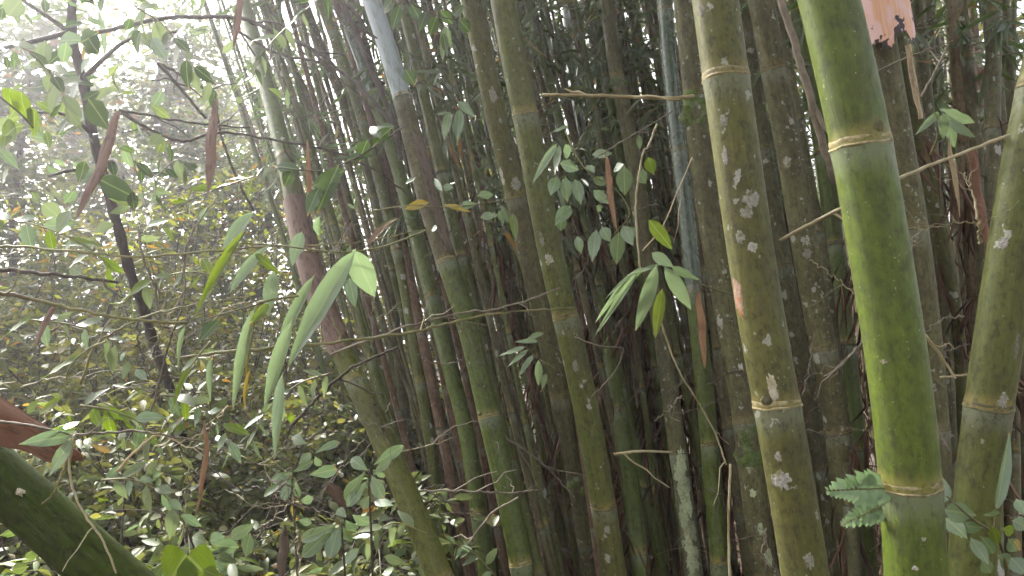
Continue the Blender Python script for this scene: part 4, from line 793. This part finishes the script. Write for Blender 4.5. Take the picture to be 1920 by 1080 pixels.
def leafy_branch(label, pts, n, lpx, mats, kind='ovate', ratio=.42, seed=0):
    rg = random.Random(seed); P = catmull([np.array(at(*p)) for p in pts], 8); b = P[0]; d = pts[len(pts) // 2][2]
    root = thing('leafy_branch', Vector(b), label, 'branch', 'leafy branches in front of the undergrowth')
    V, F = tube(P - b, np.linspace(.003, .0012, len(P)), 5); link('stem', mesh('stem', V, F, M['twig_green']), root)
    for k in range(n):
        t = (k + .6) / n; q = P[min(len(P) - 2, int(t * (len(P) - 1)))]; tg = unit(P[min(len(P) - 1, int(t * (len(P) - 1)) + 1)] - q); sd_ = np.cross(tg, np.array(TOCAM)) * (1 if k % 2 else -1)
        dr = unit(tg * .5 + sd_ * .7 + np.array([rg.gauss(0, .2), rg.gauss(0, .4), -.5 + rg.gauss(0, .2)])); L = lpx / FPX * d * rg.uniform(.7, 1.2)
        put_leaf(root, q, q + dr * L, L * ratio * rg.uniform(.85, 1.15), np.array(TOCAM) * .5 + np.array([rg.gauss(0, .35), 0, rg.uniform(.3, 1.1)]), kind, rg.randint(0, 3), rg.choice(mats))
LB = [
 ('leafy branch with broad leaves reaching in at the left edge, mid height', [(-40, 400, 2.0), (60, 420, 2.0), (140, 450, 2.0), (210, 500, 2.05)], 12, 52, ['broad', 'lime', 'glossy'], 'ovate', .45),
 ('leafy branch of yellow-green leaves above the bowed cane', [(420, 520, 2.2), (350, 510, 2.2), (280, 530, 2.2), (230, 570, 2.2)], 12, 46, ['lime', 'broad', 'bleaf_lime'], 'ovate', .42),
 ('drooping leafy branch left of the upright grey twig', [(60, 600, 2.0), (140, 610, 2.0), (210, 640, 2.0), (260, 700, 2.0)], 13, 48, ['broad', 'glossy', 'broad'], 'ovate', .4),
 ('leafy branch over the orange strip among lower shrubs', [(300, 740, 2.0), (350, 750, 2.0), (410, 790, 2.0), (440, 850, 2.0)], 12, 50, ['glossy', 'broad', 'lime'], 'ovate', .4),
 ('narrow-leaved branch left of the leaning olive culm', [(620, 700, 2.2), (560, 720, 2.2), (500, 770, 2.2), (470, 830, 2.2)], 13, 50, ['broad', 'glossy'], 'lance', .24),
 ('leafy branch hanging between rust sheath and lower shrubs', [(150, 760, 1.8), (210, 770, 1.8), (270, 800, 1.8), (300, 870, 1.8)], 12, 48, ['broad', 'lime', 'glossy'], 'ovate', .4),
 ('leafy branch low above the slanting dark culm', [(190, 900, 1.8), (250, 900, 1.8), (310, 930, 1.8), (350, 990, 1.8)], 12, 48, ['broad', 'glossy', 'broad'], 'ovate', .42),
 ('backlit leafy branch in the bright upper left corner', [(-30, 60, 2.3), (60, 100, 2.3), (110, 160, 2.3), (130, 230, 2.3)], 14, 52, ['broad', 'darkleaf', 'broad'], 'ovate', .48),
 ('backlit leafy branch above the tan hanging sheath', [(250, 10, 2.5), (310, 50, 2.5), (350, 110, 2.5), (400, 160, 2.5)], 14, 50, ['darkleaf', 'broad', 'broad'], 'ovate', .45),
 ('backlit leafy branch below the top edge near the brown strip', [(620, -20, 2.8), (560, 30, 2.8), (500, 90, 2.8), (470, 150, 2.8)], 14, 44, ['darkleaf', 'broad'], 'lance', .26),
 ('leafy branch under the tan hanging sheath', [(480, 330, 2.5), (420, 350, 2.5), (350, 380, 2.5), (300, 430, 2.5)], 13, 44, ['broad', 'lime', 'broad'], 'ovate', .42),
 ('leafy branch right of the dark slender trunk at mid height', [(250, 300, 2.6), (290, 330, 2.6), (330, 300, 2.6), (370, 320, 2.6)], 11, 42, ['broad', 'darkleaf'], 'ovate', .42),
 ('small-leaved branch near the foot of the leaning olive culm', [(800, 1000, 2.4), (740, 980, 2.4), (690, 1010, 2.4), (650, 1060, 2.4)], 12, 44, ['glossy', 'broad'], 'ovate', .4),
 ('small-leaved branch at the bottom edge among fallen leaves', [(930, 1080, 2.6), (880, 1030, 2.6), (830, 1020, 2.6), (790, 1050, 2.6)], 11, 38, ['glossy', 'broad'], 'ovate', .4),
]
for k, a in enumerate(LB): leafy_branch(*a, seed=70 + k)

# fern on the bright culm: each pinna its own piece
def fern(label, base, tip, d, wpx, seed):
    rg = random.Random(seed); P0, P1 = at(*base, d), at(*tip, d - .03); root = thing('fern', P0, label, 'fern'); n = 14
    ax = P1 - P0; V, F = tube(np.array([np.array(ax * t) for t in np.linspace(0, 1, 6)]), np.linspace(.0016, .0005, 6), 5); link('stalk', mesh('stalk', V, F, M['twig_green']), root)
    nrm = (TOCAM + Vector((0, 0, .5))).normalized(); sd_ = nrm.cross(ax.normalized()); W = wpx / FPX * d
    for i in range(n):
        t = i / n
        for s_ in (-1, 1):
            L = W * 0.55 * (1 - t) ** 0.6 * rg.uniform(.85, 1.1); p = P0 + ax * t; q = p + (sd_ * s_ + ax.normalized() * 0.55).normalized() * L
            put_leaf(root, p, q, max(L * .62, .007), nrm + Vector((rg.gauss(0, .15),) * 3), 'ovate', rg.randint(0, 3), 'fern', 'frond_leaflet')
fern('light green toothed fern frond left of the bright green culm node', (1660, 915), (1545, 920), 1.28, 85, 1)
fern('lower drooping pale fern frond under the first one', (1662, 945), (1575, 985), 1.3, 60, 2)

# ------------------------------------------------------------------ dead sheaths and dry strips
def strip(label, pts, wpx, d, mat, curl=0.5, name='dead_sheath', cat='sheath', group='dead hanging sheaths', shape='spindle', yaw=0.0):
    P = catmull([np.array(at(x, y, d + 0.01 * i)) for i, (x, y) in enumerate(pts)], 7); n = len(P); W = wpx / FPX * d
    T = np.gradient(P, axis=0); T /= np.linalg.norm(T, axis=1)[:, None]
    nrm0 = np.array(TOCAM); V = []; CC = []; m_ = 7; tw = (noise.noise((len(label) * .37, P[0][0] * 9, 1)) * 1.6) if shape not in ('flap', 'flat') else .35; rl = Vector(P[0]).length * 13.7
    P = P + np.array([[.10 * W * noise.noise((rl, 6 * i / n, 0)), .3 * W * noise.noise((rl, 4 * i / n, 9)), 0] for i in range(n)])
    for i in range(n):
        t = i / (n - 1)
        k = {'spindle': min(1, 0.25 + 2.4 * t) * min(1, (1 - t) * 2.6 + .04), 'blade': math.sin(math.pi * min(1, .06 + t * .94)) ** .6, 'flat': 1.0 - .12 * math.sin(9 * t), 'flap': (1.0 if t < .55 else 1 - .85 * ((t - .55) / .45) ** 1.4) * (1 + .05 * math.sin(31 * t))}[shape]
        nrm = nrm0 + np.array([math.sin(yaw + tw * (t - .4)), 0, 0]) * 1.2
        s_ = np.cross(T[i], nrm); s_ /= np.linalg.norm(s_); z = np.cross(s_, T[i])
        for layer in (0, 1):
            for j in range(m_):
                u = (j / (m_ - 1) - .5) * 2; a = u * curl * 1.5
                wob = (0.08 if shape != 'flap' else 0.03) * noise.noise(Vector((t * 5, u * 2, len(label)))) * W
                CC.append((u * W * .5 + rl, layer * .3, t * np.linalg.norm(P[-1] - P[0]) + rl))
                V.append(P[i] + s_ * (math.sin(a) / (curl * 1.5)) * W * .5 * k + z * ((math.cos(a) - 1) * W * .5 / (curl * 1.5) * k + wob - layer * .0012) - P[0])
    F = []
    for i in range(n - 1):
        for layer in (0, 1):
            for j in range(m_ - 1):
                a0 = i * 2 * m_ + layer * m_ + j; b0 = (i + 1) * 2 * m_ + layer * m_ + j
                F.append([a0, a0 + 1, b0 + 1, b0] if layer else [a0, b0, b0 + 1, a0 + 1])
        for j in (0, m_ - 1):
            a0 = i * 2 * m_ + j; b0 = (i + 1) * 2 * m_ + j; F.append([a0, a0 + m_, b0 + m_, b0])
    o = link(name, mesh(name, V, F, M[mat], vattrs={'cc': CC})); o.location = Vector(P[0]); return tag(o, label, cat, group)
strip('tan dead sheath hanging straight in the bright upper left', [(403, 185), (398, 230), (394, 290), (392, 330), (388, 368)], 22, 2.2, 'sheath_pink')
strip('twisted reddish sheath slanting across the dark slender tree', [(222, 208), (205, 255), (190, 300), (165, 355), (142, 410)], 24, 2.0, 'sheath_pink', shape='blade')
strip('brown strip hanging from the top edge above the arching branch', [(450, -30), (447, 15), (442, 55), (438, 88)], 16, 2.2, 'sheath_pink')
strip('thin orange dry strip left of the dark curled leaves', [(576, 262), (578, 320), (581, 370), (586, 415)], 11, 2.3, 'sheath')
strip('orange dry strip hanging among the lower left shrubs', [(383, 790), (386, 835), (378, 895), (374, 930), (366, 968)], 14, 1.7, 'sheath', curl=.9)
strip('wide brown sheath standing at the bottom below the saplings', [(532, 985), (530, 1020), (527, 1060), (528, 1110)], 26, 2.0, 'papery', curl=.9)
strip('slender pink dry leaf hanging among the glossy oval leaves', [(1138, 294), (1142, 330), (1147, 380), (1156, 432)], 13, 2.05, 'sheath', name='dry_leaf', cat='dry leaf', shape='blade', group='dry hanging leaves')
strip('orange spindle-shaped dry leaf hanging beside the white-patched culm', [(1310, 548), (1314, 590), (1319, 640), (1322, 692)], 16, 1.8, 'sheath', name='dry_leaf', cat='dry leaf', shape='blade', group='dry hanging leaves')
strip('pale straw strip hanging under the torn peach sheath', [(1703, 84), (1711, 130), (1719, 175), (1728, 222)], 13, 1.6, 'straw', shape='flat')
strip('second pale strip hanging below the upper right seedling', [(1778, 255), (1786, 300), (1794, 350), (1800, 408)], 11, 1.75, 'straw')
strip('small pale dry leaf in the left foliage', [(106, 565), (92, 590), (76, 620), (64, 655)], 13, 1.9, 'sheath_pink', name='dry_leaf', cat='dry leaf', shape='blade', group='dry hanging leaves')
def rust_sheath():
    top = catmull([np.array((x, y, 0.0)) for x, y in [(-120, 660), (-60, 700), (0, 742), (55, 778), (100, 806), (150, 848)]], 6); bot = catmull([np.array((x, y, 0.0)) for x, y in [(-120, 770), (-60, 806), (0, 836), (48, 846), (95, 868), (158, 862)]], 6)
    n, m_ = len(top), 11; V = []; CC = []; b = at(0, 780, 1.3)
    for layer in (0, 1):
        for i in range(n):
            for j in range(m_):
                v = j / (m_ - 1); p = top[i] * (1 - v) + bot[i] * v; t = i / (n - 1)
                d = 1.30 - 0.030 * math.sin(math.pi * min(1, v * 1.25) ** .7) * (1 - .6 * t) + 0.05 * v * v + layer * .0015 + .004 * noise.noise((t * 7, v * 3, 1))
                V.append(at(p[0], p[1] + 2.5 * noise.noise((t * 14, v * 2, 3)), d) - b); CC.append((v * .09, layer * .2, t * .2))
    F = []
    for layer in (0, 1):
        o_ = layer * n * m_
        for i in range(n - 1):
            for j in range(m_ - 1):
                q = [o_ + i * m_ + j, o_ + i * m_ + j + 1, o_ + (i + 1) * m_ + j + 1, o_ + (i + 1) * m_ + j]; F.append(q if layer else q[::-1])
    for i in range(n - 1):
        for j in (0, m_ - 1): F.append([i * m_ + j, (i + 1) * m_ + j, n * m_ + (i + 1) * m_ + j, n * m_ + i * m_ + j])
    o = link('dead_sheath', mesh('dead_sheath', [tuple(v) for v in V], F, M['sheath_rust'], vattrs={'cc': CC})); o.location = b
    tag(o, 'broad rust-coloured sheath jutting in at the left edge above the slanting culm', 'sheath', 'dead hanging sheaths')
rust_sheath()
strip('dark brown sheath fragment on the dim leaning culm', [(612, 905), (632, 930), (650, 960)], 24, 2.6, 'sheath_dark')
strip('rust dead stalk beside the right-edge culm', [(1822, 280), (1835, 350), (1848, 420), (1856, 480)], 20, 1.9, 'sheath_rust', shape='flat')
# brown sheath wrapped round the leaning culm (two lengths)
def wrap(c, y0, y1, mat, label, span=(-1.9, 1.6), name='wrapped_sheath', k=1.08, jag=0.02, parent=True, attrs=False, seed=0, a0=0.0):
    ia = min(range(len(c['s'])), key=lambda i: abs(c['ypx'][i] - y0)); ib = min(range(len(c['s'])), key=lambda i: abs(c['ypx'][i] - y1))
    lo, hi = min(ia, ib), max(ia, ib); T, U, B = frames(c['Q']); m_, n = 49, 18; b = np.array(c['o'].location) if parent else c['Q'][hi]; V = []; DN = []; CC = []
    for r_ in range(n):
        t = r_ / (n - 1)
        for j in range(m_):
            u = j / (m_ - 1); a = span[0] + (span[1] - span[0]) * u
            # angles measured from the side that faces the viewer
            jj = jag * (0.9 * noise.noise((u * 6, seed, 0)) + 0.35 * noise.noise((u * 19, seed, 4)))
            x = c['s'][lo] + (c['s'][hi] - c['s'][lo]) * t + jj * (1 - t) * 1.6 - jj * 0.6 * t
            q = np.array([np.interp(x, c['s'], c['Q'][:, k_]) for k_ in range(3)])
            i = int(np.clip(np.searchsorted(c['s'], x), 0, len(c['s']) - 1))
            f = np.array(CAM) - q; f -= T[i] * f.dot(T[i]); f = unit(f); g = np.cross(T[i], f)
            rr_ = c['r'](x) * (k + 0.10 * abs(u - .5) ** 2 * 4 + 0.03 * noise.noise((u * 6, t * 5, seed)))
            V.append(q + (f * math.cos(a + a0) + g * math.sin(a + a0)) * rr_ - b); DN.append(x - c['s'][lo] - jj * 1.6); CC.append((rr_ * math.cos(a), rr_ * math.sin(a), x))
    F = np.array([[x * m_ + j, x * m_ + j + 1, (x + 1) * m_ + j + 1, (x + 1) * m_ + j] for x in range(n - 1) for j in range(m_ - 1)])
    o = link(name, mesh(name, V, F, M[mat], attrs={'dn': DN}, vattrs={'cc': CC}), c['o'] if parent else None)
    if not parent: o.location = Vector(b); 
    if label: o['label'] = label
    return o
wrap(Qc, 375, 545, 'sheath_dark', 'peeling red-brown sheath round the upper culm', k=1.12, jag=.05, seed=2)
wrap(Qc, 520, 665, 'sheath_dark', 'dusty brown sheath lower on the culm', k=1.06, jag=.06, seed=5)
wrap(Nc, 255, 470, 'papery', 'brown papery sheath on the olive-brown joint', span=(.1, 1.3), k=1.03, jag=.08, seed=9)
ts = wrap(T1, -230, 96, 'torn', None, span=(-1.45, 1.35), name='torn_sheath', k=2.15, jag=.075, parent=False, seed=21)
tag(ts, 'torn peach-coloured culm sheath with a blackened ragged lower edge', 'sheath')
# cream lichen scab above the ring of the white-patched culm
def patch(c, y, ang, h, w_, mat, name, label=None, seed=0, lift=0.0007):
    ic = min(range(len(c['s'])), key=lambda i: abs(c['ypx'][i] - y)); s0 = c['s'][ic]; b = np.array(c['o'].location); T, U, B = frames(c['Q']); V = []; nr_, na = 6, 44
    for i in range(nr_ + 1):
        for j in range(na):
            an = 2 * math.pi * j / na; k = i / nr_ * (1 + .4 * noise.noise((math.cos(an) * 1.5 + seed, math.sin(an) * 1.5, 0)) + .4 * noise.noise((math.cos(an) * 3.5 + seed, math.sin(an) * 3.5, 5)) + .25 * noise.noise((math.cos(an) * 9 + seed, math.sin(an) * 9, 9)))
            x = s0 + h / 2 * k * math.sin(an); r_ = c['r'](x); a = ang + w_ / 2 * k * math.cos(an) / r_
            q = np.array([np.interp(x, c['s'], c['Q'][:, k_]) for k_ in range(3)]); f = np.array(CAM) - c['Q'][ic]; f -= T[ic] * f.dot(T[ic]); f = unit(f); g = np.cross(T[ic], f)
            V.append(q + (f * math.cos(a) + g * math.sin(a)) * (r_ * 1.001 + (lift * (1 + 1.6 * noise.noise((x * 160, a * 9, seed))) if i < nr_ else -.0008)) - b)
    F = [[i * na + j, i * na + (j + 1) % na, (i + 1) * na + (j + 1) % na, (i + 1) * na + j] for i in range(nr_) for j in range(na)]
    o = link(name, mesh(name, V, F, M[mat]), c['o'])
    if label: o['label'] = label
patch(Bc, 727, -.05, .056, .022, 'scab', 'bark_scab', 'cream scab above the ring', 3)
patch(Rc, 935, .1, .018, .012, 'scab', 'bark_scab', 'small pale nub on the dark culm', 7, .004)
patch(Bc, 540, -.95, .10, .030, 'scar', 'bark_scar', 'pinkish bare scar', 5)
for k, (cu, y, a, h, w_) in enumerate([(Bc, 885, -.35, .05, .034), (Bc, 880, -.75, .03, .01), (Bc, 1030, .25, .036, .024), (Bc, 370, .35, .045, .034), (Bc, 405, .1, .03, .03), (Bc, 435, -.35, .03, .02), (Bc, 300, -.5, .04, .014), (Bc, 240, -.35, .026, .02), (Bc, 835, -.3, .022, .016), (Bc, 470, .1, .02, .024), (Bc, 32, -.7, .026, .02),
        (Mc, 185, .1, .06, .034), (Mc, 225, .3, .02, .014), (Mc, 345, .3, .05, .04), (Lc, 450, -.5, .05, .022), (Lc, 485, -.3, .04, .03), (Lc, 680, -.1, .05, .022), (Lc, 980, .0, .03, .028), (Lc, 715, .0, .02, .014), (Cc, 735, .55, .035, .024), (Cc, 650, .8, .06, .012), (Cc, 450, -.4, .03, .022), (Dc, 300, -.3, .04, .03), (Dc, 470, .1, .04, .03), (Gc, 690, .3, .03, .02), (Gc, 980, 0, .04, .03), (A, 668, -.4, .008, .012), (A, 1040, .0, .008, .01), (A, 985, .3, .008, .007)]):
    patch(cu, y, a, h, w_, 'lichen_grey' if k % 3 else 'lichen_pale', 'lichen_patch', None, 10 + k)

for k in range(11):
    patch(Ic, 862 + k * 22, rnd.uniform(-.35, .35), rnd.uniform(.07, .11), rnd.uniform(.035, .055), 'crust_lichen', 'lichen_patch', None, 60 + k, .0014)
for k in range(4):
    patch(Gc, 870 + k * 55, rnd.uniform(-.4, .5), rnd.uniform(.03, .06), rnd.uniform(.02, .035), 'crust_lichen', 'lichen_patch', None, 90 + k, .0014)

# ------------------------------------------------------------------ slender dark tree on the left
def slender_tree():
    P = [at(140, -260, 2.9), at(138, -60, 2.9), at(135, 60, 2.9), at(155, 150, 2.9), at(174, 250, 2.9), at(200, 350, 2.9), at(221, 425, 2.9), at(244, 510, 2.95), at(270, 580, 3.05), at(290, 650, 3.3), at(322, 740, 3.6), at(345, 830, 3.9), at(360, 930, 4.1), at(372, 1010, 4.2), at(378, 1100, 4.25), at(380, 1180, 4.25)]
    Q = catmull([np.array(p) for p in P], 6); b = np.array([Q[-1][0], Q[-1][1], 0.0]); root = thing('slender_tree', Vector(b), 'slender dark-barked tree leaning left, with broad backlit leaves above', 'tree')
    V, F = tube(Q[::-1] - b, np.linspace(.024, .017, len(Q)) * (1 + .12 * np.sin(np.arange(len(Q)) * 1.7)), 10); link('trunk', mesh('trunk', V, F, M['bark']), root)
    limbs = [[(133, 62, 2.9), (95, 35, 2.88), (50, 5, 2.85), (10, -30, 2.8)], [(135, 60, 2.9), (60, 78, 2.8), (0, 92, 2.75), (-60, 110, 2.7)], [(155, 150, 2.9), (200, 105, 2.8), (250, 70, 2.75), (330, 60, 2.7)], [(174, 250, 2.9), (120, 215, 2.8), (60, 210, 2.7)], [(200, 350, 2.9), (150, 320, 2.7), (90, 330, 2.6)], [(190, 320, 2.9), (215, 300, 2.75), (232, 335, 2.6)], [(138, -60, 2.9), (220, -60, 2.7), (300, -20, 2.6)]]
    LP = []
    for lm in limbs:
        p = catmull([np.array(at(*q)) for q in lm], 6); V, F = tube(p - b, np.linspace(.011, .004, len(p)), 6); link('limb', mesh('limb', V, F, M['bark']), root)
        LP += [q for q in p]
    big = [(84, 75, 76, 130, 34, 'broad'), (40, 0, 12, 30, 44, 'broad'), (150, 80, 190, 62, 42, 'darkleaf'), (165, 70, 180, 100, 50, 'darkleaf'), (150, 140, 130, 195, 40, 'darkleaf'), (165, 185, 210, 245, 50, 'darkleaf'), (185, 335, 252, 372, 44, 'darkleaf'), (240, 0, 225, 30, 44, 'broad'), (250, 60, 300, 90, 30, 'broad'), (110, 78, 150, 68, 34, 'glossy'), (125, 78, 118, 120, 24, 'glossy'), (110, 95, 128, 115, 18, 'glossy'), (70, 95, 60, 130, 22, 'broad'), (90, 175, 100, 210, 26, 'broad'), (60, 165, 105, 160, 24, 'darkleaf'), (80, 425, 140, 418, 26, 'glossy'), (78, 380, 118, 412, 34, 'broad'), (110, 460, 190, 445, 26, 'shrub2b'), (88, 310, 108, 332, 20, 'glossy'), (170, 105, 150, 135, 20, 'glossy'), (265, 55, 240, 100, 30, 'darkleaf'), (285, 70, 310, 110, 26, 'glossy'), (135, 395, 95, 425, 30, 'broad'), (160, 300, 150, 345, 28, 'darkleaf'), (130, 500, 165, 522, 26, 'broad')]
    for (x0, y0, x1, y1, wp, mt) in big:
        mt = 'lime' if mt == 'shrub2b' else mt; d = 2.5 + rnd.uniform(-.2, .2)
        put_leaf(root, at(x0, y0, d), at(x1, y1, d + rnd.uniform(-.05, .05)), wp / FPX * d, TOCAM + Vector((rnd.gauss(0, .4), 0, rnd.gauss(.3, .3))), 'ovate', rnd.randint(0, 3), mt)
    for k in range(190):
        q = LP[rnd.randint(0, len(LP) - 1)] + rvec() * np.array([.16, .3, .14]); d = unit(rvec() + np.array([0, 0, -.6])); L = rnd.uniform(.05, .095)
        put_leaf(root, q, q + d * L, L * rnd.uniform(.4, .55), rvec() + np.array([0, -.6, .5]), 'ovate', rnd.randint(0, 3), rnd.choice(('broad', 'darkleaf', 'broad', 'glossy')))
slender_tree()

# ------------------------------------------------------------------ bamboo foliage on thin culms in the back and fallen leaves
def bamboo_foliage(c, n, zlo, zhi, mat='bleaf_far', spread=0.5, leafL=(.09, .17), br_mat='twig', hang=.75, ratio=.16):
    Q = c['Q']; idx = [i for i in range(len(Q)) if zlo < Q[i][2] < zhi]
    if not idx: return
    P, X, N, L = [], [], [], []
    b = np.array(c['o'].location); br = []
    for k in range(n):
        q = Q[idx[nr.randint(len(idx))]]; d = unit(rvec() * np.array([1, 1, .3]) + np.array([0, 0, .25])); Lb = nr.uniform(.2, 1.0) * spread
        bp = np.array([q + d * Lb * u + np.array([0, 0, -.35 * Lb * u * u]) for u in np.linspace(0, 1, 5)]); br.append(tube(bp - b, np.linspace(.003, .001, 5), 4, cap=False))
        for m_ in range(nr.randint(6, 11)):
            u = nr.uniform(.35, 1); P.append(bp[int(u * 4)] + rvec() * .02); X.append(unit(d * .7 + rvec() * .5 + np.array([0, 0, -hang]))); N.append(unit(rvec() + np.array([0, -.3, .8]))); L.append(nr.uniform(*leafL))
    L = np.array(L); V, F = join(br); bo = tag(link('branchlet', mesh('branchlet', V, F, M[br_mat]), c['o']), kind='stuff')
    tag(link('foliage', foliage_mesh(P, X, N, L, L * ratio, 'lance', mat, b), bo), kind='stuff')
for c in CULMS:
    q = proj(c['Q'][len(c['Q']) // 2]); x540 = q[0] if q else 0
    thick = 'thicket' in c['label']
    if thick and x540 < 860: bamboo_foliage(c, 6, 2.2, 4.8)
    if thick and 860 <= x540 < 1290: bamboo_foliage(c, 8, 2.1, 4.6)
    if thick and x540 >= 1290: bamboo_foliage(c, 14, 2.6, 5.2)
    if thick and x540 > 830: bamboo_foliage(c, 4 if x540 < 1290 else 9, 0.0, 2.4, 'debris', .3, (.10, .30), 'twig_dark', 2.6, .07)
    if not thick: bamboo_foliage(c, 26 if x540 > 800 else 12, 3.3, 6.5, spread=1.3, leafL=(.16, .28))  # leaf canopy added above the view to darken the clump

def litter():
    n = 9000; x = nr.uniform(-4.5, 4.5, n); y = nr.uniform(2.0, 9, n); P = np.stack([x, y, nr.uniform(0.0, .10, n)], 1)
    X = nr.normal(size=(n, 3)) * np.array([1, 1, .25]); N = nr.normal(size=(n, 3)) * .4 + np.array([0, 0, 1]); L = nr.uniform(.08, .22, n)
    o = link('leaf_litter', foliage_mesh(P, X, N, L, L * .17, 'lance', 'litter', (0, 0, 0))); tag(o, 'brown fallen bamboo leaves covering the ground', 'leaf litter', kind='stuff')
litter()

# ------------------------------------------------------------------ added haze volume, stands in for lens glare
def haze():
    bpy.context.view_layer.update()
    top = max((o.matrix_world @ Vector(c)).z for o in SC.objects if o.type == 'MESH' for c in o.bound_box) + 0.3
    V = [(x, y, z) for x in (-420, 420) for y in (-420, 430) for z in (-1.4, top)]
    F = [[0, 1, 3, 2], [4, 6, 7, 5], [0, 4, 5, 1], [2, 3, 7, 6], [0, 2, 6, 4], [1, 5, 7, 3]]
    m = bpy.data.materials.new('glare_haze'); m.use_nodes = True; t = m.node_tree; t.nodes.remove(t.nodes['Principled BSDF'])
    v = t.nodes.new('ShaderNodeVolumePrincipled'); v.inputs['Color'].default_value = (0.93, 0.92, 0.97, 1); v.inputs['Density'].default_value = HAZE; v.inputs['Anisotropy'].default_value = 0.72
    t.links.new(v.outputs[0], t.nodes['Material Output'].inputs['Volume'])
    o = link('haze', mesh('haze', V, F, m, smooth=False)); tag(o, 'thin pale haze added to give the upper-left glare glow', 'haze', kind='stuff')
haze()
